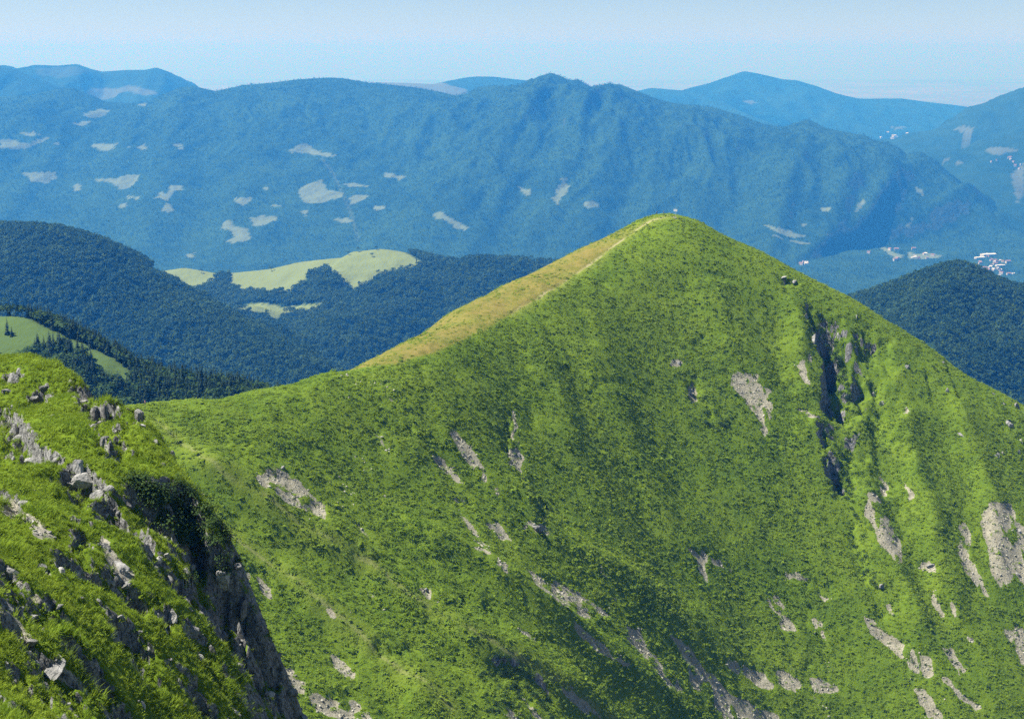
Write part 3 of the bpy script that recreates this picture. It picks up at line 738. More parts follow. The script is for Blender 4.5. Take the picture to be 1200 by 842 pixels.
def field_mesh(name, fld, material, keep=None, atts=()):
    ny, nx = fld.Z.shape
    V = np.stack([fld.X, fld.Y, fld.Z], -1).reshape(-1, 3)
    i = np.arange(ny * nx).reshape(ny, nx)
    q = np.stack([i[:-1, :-1], i[:-1, 1:], i[1:, 1:], i[1:, :-1]], -1)
    if keep is not None:
        kq = keep[:-1, :-1] & keep[1:, 1:] & keep[:-1, 1:] & keep[1:, :-1]
        q = q[kq]
    q = q.reshape(-1, 4)
    used = np.zeros(ny * nx, bool); used[q.ravel()] = True
    remap = np.cumsum(used) - 1
    me = mesh_arrays(name, V[used], remap[q], material)
    for a in atts:
        A = fld.att.get(a, np.zeros(fld.Z.shape)).reshape(-1)[used].astype(np.float32)
        at = me.attributes.new(a, 'FLOAT', 'POINT'); at.data.foreach_set('value', A)
    return obj(name, me, kind='structure')

TA = ('scree', 'tan', 'path', 'pale', 'rock')
wedge = lambda fl, k, m: np.abs(fl.X) < k * fl.Y + m
field_mesh('grassy_peak', peak, M['turf'], wedge(peak, .43, 18), TA)
field_mesh('foreground_ridge', rib, M['rib'], None, TA)
field_mesh('grassy_knoll', knoll, M['knoll'], None, ('meadow',))
field_mesh('wooded_hills', hill, M['hill'], hill.Z > FLOOR - 10, ('meadow',))
field_mesh('wooded_cone_hill', cone, M['hill'], None, ('meadow',))
field_mesh('long_mountain', longm, M['long'], None, ('meadow', 'rock'))
field_mesh('far_hills_terrain', farl, M['far'], farl.Z > FLOOR - 60, ('meadow',))
field_mesh('far_plateau_terrain', farm, M['far'], farm.Z > FLOOR - 60, ('meadow',))
field_mesh('far_mountain', farr, M['far'], None, ('meadow',))
field_mesh('side_mountain', side, M['far'], None, ('meadow',))
gx, gy = np.meshgrid(np.linspace(-45000, 45000, 91), np.linspace(-3000, 66000, 70))
plain = Field(-45000, 45000, -3000, 66000, 1000, lambda X, Y: FLOOR - 30 + 0 * X)
field_mesh('valley_ground', plain, M['valley'], None, ('meadow',))

# ------------------------------------------------------------------ the air
HAZE = 8.6e-5
m, nt = mat('haze_air')
out = N(nt, 'ShaderNodeOutputMaterial'); pv = N(nt, 'ShaderNodeVolumePrincipled')
pv.inputs['Color'].default_value = (.036, .288, .93, 1)
pv.inputs['Absorption Color'].default_value = (.85, .74, .10, 1)
pv.inputs['Density'].default_value = HAZE
pv.inputs['Density Attribute'].default_value = ''
pv.inputs['Anisotropy'].default_value = 0.1
nt.links.new(pv.outputs[0], out.inputs['Volume'])
bx0, bx1, by0, by1, bz0, bz1 = -46000, 46000, -4000, 67000, FLOOR - 400, 280.0
hv = [(x, y, z) for x in (bx0, bx1) for y in (by0, by1) for z in (bz0, bz1)]
hf = [(0, 1, 3, 2), (4, 6, 7, 5), (0, 4, 5, 1), (2, 3, 7, 6), (0, 2, 6, 4), (1, 5, 7, 3)]
hm = mesh_arrays('haze', hv, hf, m, False)
obj('haze', hm, kind='stuff')

# ------------------------------------------------------------------ foliage and stone shapes (unit size, base at the origin)
rng = np.random.default_rng(11)

def leaf_mat(name, lo, hi, transl=.35, shade=.5):
    m, nt = mat(name)
    t = attr(nt, 'tint', 'INSTANCER')
    rnd = N(nt, 'ShaderNodeObjectInfo').outputs['Random']
    f1 = mth(nt, 'ADD', mth(nt, 'MULTIPLY', t, .75), mth(nt, 'MULTIPLY', rnd, .25))
    col = mix(nt, f1, lo, hi)
    finish(nt, col, .75, None, transl=transl, spec=.04)
    return m

def single_mat(name, lo, hi, transl=.3, scale=.5):
    m, nt = mat(name)
    rnd = N(nt, 'ShaderNodeObjectInfo').outputs['Random']
    n = noise(nt, geo_pos(nt), scale, 3)
    col = mix(nt, mth(nt, 'ADD', mth(nt, 'MULTIPLY', rnd, .6), mth(nt, 'MULTIPLY', n, .4)), lo, hi)
    finish(nt, col, .75, None, transl=transl, spec=.12)
    return m

def quads_on_dome(n, seed, leaf=.3, flat=.75, droop=.0, inner=.55):
    """leafy clump: n small leaves spread through a dome of radius 1"""
    r = np.random.default_rng(seed)
    V, Fa = [], []
    for i in range(n):
        a = r.uniform(0, 2 * math.pi); cz = r.uniform(0.0, 1.0) ** .8
        rad = r.uniform(inner, 1.0) * (1 + .22 * math.sin(3 * a + seed) + .12 * math.sin(5 * a))
        s = math.sqrt(max(0, 1 - cz * cz))
        c = np.array([s * math.cos(a), s * math.sin(a), cz * flat]) * rad
        nrm = np.array([s * math.cos(a), s * math.sin(a), cz + .35]) + r.normal(0, .32, 3)
        nrm /= np.linalg.norm(nrm)
        t = np.cross(nrm, r.normal(0, 1, 3)); t /= np.linalg.norm(t); b = np.cross(nrm, t)
        L = leaf * r.uniform(.6, 1.3); W = L * r.uniform(.45, .8)
        k = len(V)
        V += [c - t * L * .5, c + b * W * .5, c + t * L * .5 - nrm * L * droop, c - b * W * .5]
        Fa.append((k, k + 1, k + 2, k + 3))
    return np.array(V), np.array(Fa)

def grass_tuft(n, seed, h=1.0, spread=.5, lean=.5, w=.07):
    r = np.random.default_rng(seed); V, Fa = [], []
    for i in range(n):
        a = r.uniform(0, 2 * math.pi); q = spread * math.sqrt(r.uniform(0, 1))
        p = np.array([q * math.cos(a), q * math.sin(a), -.05])
        d = np.array([math.cos(a), math.sin(a), 0]) * lean * r.uniform(.2, 1.2) * (q / spread + .3) + r.normal(0, .12, 3) * [1, 1, 0]
        hh = h * r.uniform(.45, 1.1); t = np.array([-math.sin(a), math.cos(a), 0]); th = r.uniform(0, 6.28)
        t = np.array([math.cos(th), math.sin(th), 0]) * w * .5
        m1 = p + d * hh * .35 + [0, 0, hh * .6]; m2 = p + d * hh * 1.0 + [0, 0, hh * .92]
        k = len(V); V += [p - t, p + t, m1 + t * .8, m1 - t * .8, m2]
        Fa += [(k, k + 1, k + 2, k + 3), (k + 3, k + 2, k + 4, k + 4)]
    return np.array(V), np.array(Fa)

def conifer(seed, tiers=10, per=8, width=.20, base=.06):
    """crown of a spruce of height 1: drooping boughs in uneven tiers"""
    r = np.random.default_rng(seed); V, Fa = [], []
    for k in range(tiers):
        t = k / (tiers - 1)
        z = base + (1 - base) * (t ** .92) * .97
        rad = width * (1 - t) ** .85 * r.uniform(.85, 1.12) + .012
        n = max(4, int(per * (1 - .5 * t)))
        off = r.uniform(0, 6.28)
        for j in range(n):
            if r.random() < .07: continue
            a = off + 2 * math.pi * j / n + r.normal(0, .18); L = rad * r.uniform(.7, 1.2)
            d = np.array([math.cos(a), math.sin(a), 0]); s = np.array([-math.sin(a), math.cos(a), 0]) * L * r.uniform(.35, .5)
            top = np.array([0, 0, z + .055 * (1 - .5 * t)]); tip = d * L + np.array([0, 0, z - L * r.uniform(.25, .6)])
            mid = d * L * .6 + np.array([0, 0, z + .01])
            i = len(V); V += [top, mid - s - [0, 0, L * .12], tip, mid + s - [0, 0, L * .12]]
            Fa += [(i, i + 1, i + 2, i + 3)]
    i = len(V); V += [np.array([.012, 0, .93]), np.array([-.006, .01, .93]), np.array([-.006, -.01, .93]), np.array([0, 0, 1.03])]
    Fa += [(i, i + 1, i + 3, i + 3), (i + 1, i + 2, i + 3, i + 3), (i + 2, i, i + 3, i + 3)]
    return np.array(V), np.array(Fa)

def broadleaf(seed, n=70, leaf=.17):
    """crown of a broadleaved tree of height 1"""
    r = np.random.default_rng(seed)
    V, Fa = [], []
    lobes = [(np.array([0, 0, .62]), .30)] + [(np.array([.2 * math.cos(a), .2 * math.sin(a), .45 + .22 * r.random()]), r.uniform(.17, .25)) for a in np.linspace(0, 6.28, 6)[:-1] + r.uniform(0, 1)]
    for c0, R in lobes:
        v, f_ = quads_on_dome(n // len(lobes) + 1, int(r.integers(1e6)), leaf / R, 1.0, 0, .75)
        f_ = f_ + len(V); V += list(v * R + c0 - [0, 0, R * .3]); Fa += [tuple(q) for q in f_]
    return np.array(V), np.array(Fa)

def ico(sub=1):
    bm = bmesh.new(); bmesh.ops.create_icosphere(bm, subdivisions=sub, radius=1)
    V = np.array([v.co[:] for v in bm.verts]); Fa = np.array([[v.index for v in f_.verts] for f_ in bm.faces]); bm.free()
    return V, Fa

def stone(seed, sub=1):
    V, Fa = ico(sub); r = np.random.default_rng(seed)
    V = V * r.uniform(.75, 1.15, (len(V), 1)) * np.array([1, r.uniform(.6, .95), r.uniform(.45, .75)])
    for _ in range(4 if sub == 1 else 9):
        n = r.normal(0, 1, 3); n /= np.linalg.norm(n); d = V @ n; h = r.uniform(.45, .7)
        V = np.where((d > h)[:, None], V - np.outer(d - h, n), V)
    return V, np.concatenate([Fa, Fa[:, 2:3]], 1)

def tri4(Fa):
    """quads, with a repeated last corner where a face is a triangle -> lists of corners"""
    return [tuple(int(i) for i in (q[:3] if len(q) > 3 and q[2] == q[3] else q)) for q in Fa]

def pymesh(name, V, Fa, material, smooth=False):
    me = bpy.data.meshes.new(name)
    me.from_pydata([tuple(map(float, v)) for v in V], [], tri4(Fa))
    if smooth: me.polygons.foreach_set('use_smooth', np.ones(len(me.polygons), bool))
    me.materials.append(material); me.update()
    return me

def stuff(name, protos, mats, pts, scl, rot, idx, tint, **props):
    """one object that spreads the little shapes PROTOS (held in its own mesh) over the points PTS"""
    V = [np.asarray(pts, float)]; role = [np.full(len(pts), -1)]; faces = []; fm = []; off = len(pts)
    for k, ((v, fa), mi) in enumerate(protos):
        V.append(v); role.append(np.full(len(v), k)); t4 = tri4(fa)
        faces += [tuple(i + off for i in q) for q in t4]; fm += [mi] * len(t4); off += len(v)
    me = bpy.data.meshes.new(name)
    allv = np.concatenate(V).astype(np.float32)
    me.from_pydata(allv.tolist(), [], faces)
    me.polygons.foreach_set('material_index', np.array(fm, np.int32))
    for mm in mats: me.materials.append(mm)
    n = len(allv); npnt = len(pts)
    def put(nm, typ, A, dim):
        full = np.zeros((n, dim) if dim > 1 else n, np.int32 if typ == 'INT' else np.float32); full[:npnt] = A
        if nm == 'role': full = np.concatenate(role).astype(np.int32)
        at = me.attributes.new(nm, typ, 'POINT'); at.data.foreach_set('vector' if dim == 3 else 'value', full.ravel())
    put('role', 'INT', 0, 1); put('idx', 'INT', idx, 1); put('tint', 'FLOAT', tint, 1)
    put('scl', 'FLOAT_VECTOR', scl, 3); put('rot', 'FLOAT_VECTOR', rot, 3)
    ng = bpy.data.node_groups.new(name + '_spread', 'GeometryNodeTree')
    ng.interface.new_socket('Geometry', in_out='INPUT', socket_type='NodeSocketGeometry')
    ng.interface.new_socket('Geometry', in_out='OUTPUT', socket_type='NodeSocketGeometry')
    gi = ng.nodes.new('NodeGroupInput'); go = ng.nodes.new('NodeGroupOutput')
    def named(nm, typ):
        x = ng.nodes.new('GeometryNodeInputNamedAttribute'); x.data_type = typ; x.inputs['Name'].default_value = nm; return x.outputs['Attribute']
    def sep(k):
        c = ng.nodes.new('FunctionNodeCompare'); c.data_type = 'INT'; c.operation = 'EQUAL'
        ng.links.new(named('role', 'INT'), c.inputs[2]); c.inputs[3].default_value = k
        s = ng.nodes.new('GeometryNodeSeparateGeometry'); s.domain = 'POINT'
        ng.links.new(gi.outputs[0], s.inputs[0]); ng.links.new(c.outputs[0], s.inputs[1]); return s.outputs[0]
    jn = ng.nodes.new('GeometryNodeJoinGeometry')
    for k in range(len(protos)):
        g2 = ng.nodes.new('GeometryNodeGeometryToInstance'); ng.links.new(sep(k), g2.inputs[0]); ng.links.new(g2.outputs[0], jn.inputs[0])
    ip = ng.nodes.new('GeometryNodeInstanceOnPoints')
    ng.links.new(sep(-1), ip.inputs['Points']); ng.links.new(jn.outputs[0], ip.inputs['Instance'])
    ip.inputs['Pick Instance'].default_value = True
    ng.links.new(named('idx', 'INT'), ip.inputs['Instance Index'])
    ng.links.new(named('rot', 'FLOAT_VECTOR'), ip.inputs['Rotation']); ng.links.new(named('scl', 'FLOAT_VECTOR'), ip.inputs['Scale'])
    ng.links.new(ip.outputs[0], go.inputs[0])
    o = obj(name, me, kind='stuff', **props)
    md = o.modifiers.new('spread', 'NODES'); md.node_group = ng
    return o

_sil_u = np.array([s[0] for s in SIL]); _sil_v = np.array([s[1] for s in SIL])
_rib_u = np.array([a[0] for a in RIB if 0 <= a[0] <= 350]); _rib_v = np.array([a[1] for a in RIB if 0 <= a[0] <= 350])
def hidden_by_peak(u, v, pad=14): return v > np.interp(u, _sil_u, _sil_v, left=474) + pad
def hidden_by_rib(u, v, pad=14): return (u < 352) & (v > np.interp(u, _rib_u, _rib_v) + pad)
def in_frame(u, v, m=40): return (u > -m) & (u < 1200 + m) & (v > -m) & (v < 842 + m)

def sample(fl, n, seed):
    r = np.random.default_rng(seed)
    x = r.uniform(fl.xs[0], fl.xs[-1], n); y = r.uniform(fl.ys[0], fl.ys[-1], n)
    z = fl.at(x, y); u, v = project(x, y, z)
    return x, y, z, u, v, r

# ------------------------------------------------------------------ plants and stones in numbers
M['leaf'] = leaf_mat('low_shrub_leaves', (.112, .190, .015), (.190, .265, .025))
M['blade'] = leaf_mat('grass_blades', (.13, .225, .018), (.285, .37, .038), .35)
M['dryblade'] = leaf_mat('dry_grass_blades', (.13, .135, .03), (.25, .20, .065), .4)
M['spruce'] = leaf_mat('spruce_needles', (.009, .026, .009), (.030, .060, .018), .15)
M['beech'] = leaf_mat('beech_leaves', (.016, .042, .011), (.060, .105, .026), .25)
def stone_mat(name, lo, mid, hi, scale):
    m, nt = mat(name); co = geo_pos(nt)
    n = noise(nt, co, scale, 6, .7); n2 = noise(nt, co, scale * 6, 4, .7)
    rnd = N(nt, 'ShaderNodeObjectInfo').outputs['Random']
    c = ramp(nt, mth(nt, 'ADD', mth(nt, 'MULTIPLY', n, .8), mth(nt, 'MULTIPLY', rnd, .2)), [(.3, lo), (.5, mid), (.7, hi)])
    finish(nt, c, .9, mth(nt, 'ADD', n, mth(nt, 'MULTIPLY', n2, .4)), .25, .8); return m
M['stone'] = stone_mat('scree_stones', (.15, .145, .115), (.31, .30, .24), (.44, .43, .36), 1.5)
M['rock'] = stone_mat('limestone', (.08, .08, .078), (.22, .218, .205), (.42, .41, .385), .9)

# low shrubs and tussocks on the peak
x, y, z, u, v, r = sample(peak, 430000, 201)
nzp = peak.normal()[2]
ok = in_frame(u, v) & ~hidden_by_rib(u, v) & (peak.at(x, y, peak.facing().astype(float)) > .5)
sc_ = peak.at(x, y, peak.att['scree']); tn = peak.at(x, y, peak.att['tan']); pt = peak.at(x, y, peak.att['path']); rk = peak.at(x, y, peak.att['rock'])
pl = peak.at(x, y, peak.att['pale'])
dens = np.clip(.85 + .7 * fbm(x, y, 34, 4, 211) + .4 * fbm(x, y, 7, 2, 213), .4, 1)
dens *= (1 - np.clip(sc_ * 1.4, 0, .84)) * (1 - .985 * tn) * (1 - .97 * pt) * (1 - .8 * rk) * (1 - .6 * pl)
dens *= np.where(y > 680, .6, 1)
ok &= r.random(len(x)) < dens
x, y, z, tn, pl = x[ok], y[ok], z[ok], tn[ok], pl[ok]; n = len(x)
tall = sstep(.10, .5, fbm(x, y, 48, 4, 217) + .25 * fbm(x, y, 9, 2, 219))
size = (.28 + .75 * r.random(n) ** 2) * (1 + .6 * tall * r.random(n)) * (1 + .5 * (r.random(n) < .06))
tint = np.clip(.50 + .75 * fbm(x, y, 55, 3, 221) + .5 * fbm(x, y, 14, 3, 223) - .22 * tall + r.normal(0, .10, n) + .25 * pl, 0, 1)
tint = np.where(y > 670, np.clip(tint + .2, 0, 1), tint)
kind = np.where(r.random(n) < (.10 + .65 * tall) * np.where(y > 670, .3, 1), r.integers(0, 3, n), 3 + r.integers(0, 2, n))
protos = [(quads_on_dome(34, 301, .50, .62, 0, .8), 0), (quads_on_dome(38, 302, .46, .7, 0, .8), 0), (quads_on_dome(30, 303, .55, .55, 0, .8), 0),
          (grass_tuft(22, 304, 1.0, .8, .8, .16), 1), (grass_tuft(18, 305, .9, .9, .7, .18), 1)]
scl = np.stack([size * r.uniform(.9, 1.5, n), size * r.uniform(.9, 1.5, n), size * r.uniform(.38, .72, n) * (1 + .5 * tall)], -1)
rot = np.stack([r.normal(0, .15, n), r.normal(0, .15, n), r.uniform(0, 6.28, n)], -1)
stuff('alpine_shrubs_and_grass', protos, [M['leaf'], M['blade']], np.stack([x, y, z - .08], -1), scl, rot, kind, tint)
print('peak tufts', n)

# stones of the scree patches
x, y, z, u, v, r = sample(peak, 420000, 231)
sc_ = peak.at(x, y, peak.att['scree'])
ok = in_frame(u, v) & ~hidden_by_rib(u, v) & (r.random(len(x)) < .5 * sc_ + .012 * (sc_ > .02))
x, y, z = x[ok], y[ok], z[ok]; n = len(x)
s = .18 + .55 * r.random(n) ** 3
protos = [(stone(311 + k), 0) for k in range(4)]
rot = np.stack([r.normal(0, .5, n), r.normal(0, .5, n), r.uniform(0, 6.28, n)], -1)
stuff('scree_stones', protos, [M['stone']], np.stack([x, y, z], -1), np.stack([s * r.uniform(.8, 1.5, n), s, s], -1), rot, r.integers(0, 4, n), r.random(n))
print('peak stones', n)

# tussocks and leafy clumps on the rib in front
x, y, z, u, v, r = sample(rib, 300000, 241)
nzr = rib.normal()[2]
sc_ = rib.at(x, y, rib.att['scree']); rk = rib.at(x, y, rib.att['rock'])
dens = np.clip(.75 + .9 * fbm(x, y, 6, 3, 251), .15, 1) * (1 - .93 * np.clip(sc_ * 1.3, 0, 1)) * (1 - .88 * rk)
ok = (u > -50) & (u < 430) & (v > 380) & (v < 900) & (rib.at(x, y, blur(rib.facing().astype(float), 3)) > .15) & (r.random(len(x)) < dens)
x, y, z = x[ok], y[ok], z[ok]; n = len(x)
tall = sstep(.05, .5, fbm(x, y, 7, 3, 253))
size = r.uniform(.16, .34, n) * (1 + .9 * tall)
tint = np.clip(.70 + .6 * fbm(x * .35, y + .35 * x, 5, 3, 255) + .4 * fbm(x, y, 2.5, 2, 257) - .30 * tall + r.normal(0, .1, n), 0, 1)
kind = np.where(r.random(n) < .18 + .5 * tall, r.integers(0, 2, n), 2 + r.integers(0, 3, n))
protos = [(quads_on_dome(40, 321, .42, .9), 0), (quads_on_dome(34, 322, .5, .8), 0),
          (grass_tuft(30, 324, 1.5, .8, .9, .085), 1), (grass_tuft(26, 325, 1.7, .7, 1.0, .08), 1), (grass_tuft(24, 326, 1.2, .9, .8, .1), 1)]
scl = np.stack([size * r.uniform(.8, 1.3, n), size * r.uniform(.8, 1.3, n), size * r.uniform(.7, 1.2, n)], -1)
gx_, gy_ = np.gradient(rib.Z, rib.sy, rib.sx)[::-1]
rot = np.stack([r.normal(0, .2, n), .30 + r.normal(0, .15, n), r.normal(0, .9, n)], -1)          # blades lean down the slope (+x)
stuff('rib_grass_tussocks', protos, [M['leaf'], M['blade']], np.stack([x, y, z - .03], -1), scl, rot, kind, tint)
print('rib tufts', n)
x, y, z, u, v, r = sample(rib, 150000, 261)
sc_ = rib.at(x, y, rib.att['scree']); rk = rib.at(x, y, rib.att['rock'])
ok = (u > -50) & (u < 430) & (v > 380) & (v < 900) & (r.random(len(x)) < .55 * sc_ + .10 * rk + .003)
x, y, z = x[ok], y[ok], z[ok]; n = len(x)
s = .06 + .22 * r.random(n) ** 3.5
rot = np.stack([r.normal(0, .4, n), r.normal(.2, .4, n), r.uniform(0, 6.28, n)], -1)
stuff('rib_scree_stones', [(stone(331 + k), 0) for k in range(4)], [M['rock']], np.stack([x, y, z], -1), np.stack([s * r.uniform(.9, 1.8, n), s, s], -1), rot, r.integers(0, 4, n), r.random(n))
print('rib stones', n)

# broken rock along the steps of the rib
x, y, z, u, v, r = sample(rib, 160000, 265)
rk = rib.at(x, y, rib.att['rock'])
ok = (u > -50) & (u < 430) & (v > 380) & (v < 900) & (r.random(len(x)) < .13 * (rk > .35) + .02 * (rk > .1))
x, y, z = x[ok], y[ok], z[ok]; n = len(x)
s = .15 + .55 * r.random(n) ** 3
rot = np.stack([r.normal(0, .35, n), r.normal(.3, .35, n), r.uniform(0, 6.28, n)], -1)
stuff('broken_ledge_rock', [(stone(361 + k, 2), 0) for k in range(5)], [M['rock']], np.stack([x, y, z - .5 * s], -1), np.stack([s * r.uniform(.8, 1.5, n), s * r.uniform(.7, 1, n), s * r.uniform(.8, 1.5, n)], -1), rot, r.integers(0, 5, n), r.random(n))
# low plants on the ledges
x, y, z, u, v, r = sample(rib, 120000, 267)
rk = rib.at(x, y, rib.att['rock'])
ok = (u > -50) & (u < 430) & (v > 380) & (v < 900) & (r.random(len(x)) < .16 * (rk > .3) * (fbm(x, y, 2.5, 2, 268) > .05))
x, y, z = x[ok], y[ok], z[ok]; n = len(x)
s = r.uniform(.2, .5, n)
stuff('ledge_plants', [(quads_on_dome(40, 371, .36, .9), 0), (quads_on_dome(34, 372, .42, .8), 0)], [M['leaf']], np.stack([x, y, z - .05], -1), np.stack([s, s, s], -1), np.stack([r.normal(0, .3, n), r.normal(.3, .3, n), r.uniform(0, 6.28, n)], -1), r.integers(0, 2, n), np.clip(r.normal(.25, .2, n), 0, 1))

# woods on the hills across the near valley
FAR_CON = [(conifer(341 + k, 7, 6, .19, .03), 0) for k in range(3)]
FAR_BRO = [(broadleaf(351 + k, 42, .2), 1) for k in range(3)]
M['far_spruce'] = leaf_mat('far_conifer_crowns', (.005, .020, .008), (.016, .042, .014), .15)
M['far_beech'] = leaf_mat('far_broadleaf_crowns', (.008, .030, .010), (.034, .076, .022), .2)
def wood(name, fl, n, seed, hmin, hmax, conshare, vpad=16, **kw):
    x, y, z, u, v, r = sample(fl, n, seed)
    ok = in_frame(u, v, 30) & ~hidden_by_peak(u, v, vpad) & ~hidden_by_rib(u, v, 8) & (fl.at(x, y, blur(fl.facing().astype(float), 2)) > .1)
    ok &= (fl.at(x, y, fl.att['meadow']) < .35) if 'meadow' in fl.att else True
    ok &= z > FLOOR - 60
    for pg in ([(178,296),(345,288),(345,309),(317,317),(250,323),(178,322)], [(398,276),(464,278),(474,297),(400,306)], [(345,286),(398,278),(402,305),(345,311)]):
        if name == 'valley_forest': ok &= ~in_poly(u, v, pg)
    for pg in MEADOWS:
        if name == 'valley_forest': ok &= ~in_poly(u, v + 1.5, pg)
    if 'keep' in kw: ok &= kw['keep'](x, y, u, v)
    x, y, z = x[ok], y[ok], z[ok]; n = len(x)
    stand = fbm(x, y, 260, 3, seed + 1)
    con = r.random(n) < np.clip(conshare(x, y) + .8 * stand, .02, .98)
    h = np.where(con, r.uniform(hmin, hmax, n), r.uniform(hmin * .75, hmax * .8, n))
    w = np.where(con, h * r.uniform(.8, 1.1, n), h * r.uniform(.85, 1.25, n))
    idx = np.where(con, r.integers(0, 3, n), 3 + r.integers(0, 3, n))
    tint = np.clip(.45 + .5 * fbm(x, y, 180, 3, seed + 2) + r.normal(0, .25, n), 0, 1)
    rot = np.stack([r.normal(0, .03, n), r.normal(0, .03, n), r.uniform(0, 6.28, n)], -1)
    print(name, n)
    return stuff(name, FAR_CON + FAR_BRO, kw.get('mats', [M['spruce'], M['beech']]), np.stack([x, y, z - .4], -1), np.stack([w, w, h], -1), rot, idx, tint)
wood('valley_forest', hill, 240000, 271, 13, 23, lambda X, Y: np.clip(.62 - (X + 500) / 1500, 0, .9))
wood('cone_hill_forest', cone, 60000, 281, 12, 20, lambda X, Y: .62 + 0 * X)

wood('mountain_forest', longm, 360000, 291, 9, 16, lambda X, Y: .35 + 0 * X, mats=[M['far_spruce'], M['far_beech']], keep=lambda X, Y, U, V: rng.random(len(X)) < np.where(V > 285, .45, .62) * np.where(longm.at(X, Y, longm.att['rock']) > .5, .25, 1))

# ------------------------------------------------------------------ single things
M['bark'] = single_mat('bark', (.05, .04, .03), (.10, .08, .06), 0.0, 3)
M['spruce_one'] = single_mat('spruce_boughs', (.010, .026, .010), (.026, .052, .016), .15, .12)
M['beech_one'] = single_mat('beech_crown_leaves', (.016, .042, .011), (.045, .085, .02), .25, .12)
M['bush'] = single_mat('bush_leaves', (.012, .034, .008), (.040, .078, .014), .25, .6)
M['pine'] = single_mat('dwarf_pine_needles', (.022, .052, .013), (.060, .105, .022), .25, 1.2)

def empty(name, loc, rotz=0.0, scale=1.0):
    o = bpy.data.objects.new(name, None); COL.objects.link(o)
    o.empty_display_size = .5; o.location = loc; o.rotation_euler = (0, 0, rotz); o.scale = (scale, scale, scale)
    return o

def tag(o, label, cat, group=None):
    o['label'] = label; o['category'] = cat
    if group: o['group'] = group
    return o

def cone_mesh(name, r0, r1, h, material, n=7, bend=0.0):
    V, Fa = [], []
    for k in range(4):
        t = k / 3; rr = r0 + (r1 - r0) * t
        for j in range(n):
            a = 2 * math.pi * j / n; V.append((rr * math.cos(a) + bend * t * t, rr * math.sin(a), h * t))
    for k in range(3):
        for j in range(n):
            Fa.append((k * n + j, k * n + (j + 1) % n, (k + 1) * n + (j + 1) % n, (k + 1) * n + j))
    return pymesh(name, V, Fa, material, True)

def copy_tree(root, loc, rotz, scale):
    r = root.copy(); COL.objects.link(r); r.location = loc; r.rotation_euler = (0, 0, rotz); r.scale = (scale, scale, scale)
    for ch in root.children:
        c = ch.copy(); COL.objects.link(c); c.parent = r
    return r

def tree_proto(name, crown, mesh_mat, trunk):
    r = empty(name, (0, 0, 0)); obj('trunk', trunk, r); obj('crown', pymesh('crown', *crown, mesh_mat), r); return r

trunk_s = cone_mesh('trunk', .016, .003, .95, M['bark']); trunk_b = cone_mesh('trunk', .026, .008, .62, M['bark'], 7, .03)
SPR = [(conifer(401 + k, 12, 9, .19 + .03 * k, .05), M['spruce_one'], trunk_s, 'spruce_tree') for k in range(3)]
BRO = [(broadleaf(411 + k, 110, .14), M['beech_one'], trunk_b, 'broadleaf_tree') for k in range(3)]
protos_t = [[None, p] for p in SPR + BRO]

def plant(k, loc, h, rz, label, group):
    slot = protos_t[k]
    if slot[0] is None:
        cr, mm, tr, nm = slot[1]
        slot[0] = r = tree_proto(nm, cr, mm, tr); r.location = loc; r.rotation_euler = (0, 0, rz); r.scale = (h, h, h)
    else:
        r = copy_tree(slot[0], loc, rz, h)
        if 'group' in r: del r['group']
    return tag(r, label, 'tree', group)

# the wood behind the saddle: the 300 trees that show largest one by one, the rest as a mass
x, y, z, u, v, r = sample(knoll, 75000, 421)
mdw = knoll.at(x, y, kg); px_, py_ = project(x, y, z + 14)
ok = in_frame(u, v, 30) & ~hidden_by_peak(px_, py_, 0) & ~hidden_by_rib(px_, py_, 0) & (mdw < .3) & (knoll.at(x, y, blur(knoll.facing().astype(float), 2)) > .1)
ok &= r.random(len(x)) < .85
x, y, z, u, v = x[ok], y[ok], z[ok], u[ok], v[ok]; n = len(x)
con = r.random(n) < np.where(u < 150, .85, .42)
h = np.where(con, r.uniform(9, 16, n), r.uniform(7, 12, n))
order = np.argsort(-(h / y) * np.where(hidden_by_rib(u, v, 0) | hidden_by_peak(u, v, 6), .8, 1.0))
print('knoll trees', n)
def zone(q):
    return 'in the wood at the left edge below the knoll' if q < 60 else 'in the wood right under the bright grass strip' if q < 150 else 'on the wooded ridge behind the hiker' if q < 215 else 'on the wooded ridge meeting the main slope'
for i in order[:300]:
    if con[i]:
        plant(int(r.integers(0, 3)), (x[i], y[i], z[i] - .3), h[i], r.uniform(0, 6.28), 'dark pointed spruce ' + zone(u[i]), 'spruces ' + zone(u[i]))
    else:
        plant(3 + int(r.integers(0, 3)), (x[i], y[i], z[i] - .3), h[i], r.uniform(0, 6.28), 'round-crowned broadleaved tree ' + zone(u[i]), 'broadleaved trees ' + zone(u[i]))
rest = order[300:]; n = len(rest)
if n:
    hh = h[rest]; cc = con[rest]
    stuff('saddle_woods', FAR_CON + FAR_BRO, [M['spruce'], M['beech']], np.stack([x[rest], y[rest], z[rest] - .3], -1), np.stack([hh, hh, hh], -1),
          np.stack([0 * hh, 0 * hh, r.uniform(0, 6.28, n)], -1), np.where(cc, r.integers(0, 3, n), 3 + r.integers(0, 3, n)), r.random(n))
for (uu, vv, hh, k, lab) in [(9, 392, 13, 0, 'lone spruce on the grassy knoll, taller of the two by its bright top'), (14, 394, 8, 1, 'small spruce beside the taller lone one on the grassy knoll'),
                             (124, 412, 12, 2, 'spruce on the skyline of the knoll where grass meets wood'), (107, 427, 14, 0, 'spruce standing alone in the grass strip of the knoll')]:
    plant(k, tuple(knoll.hit(uu, vv)), hh, 1.3 * uu, lab, None)
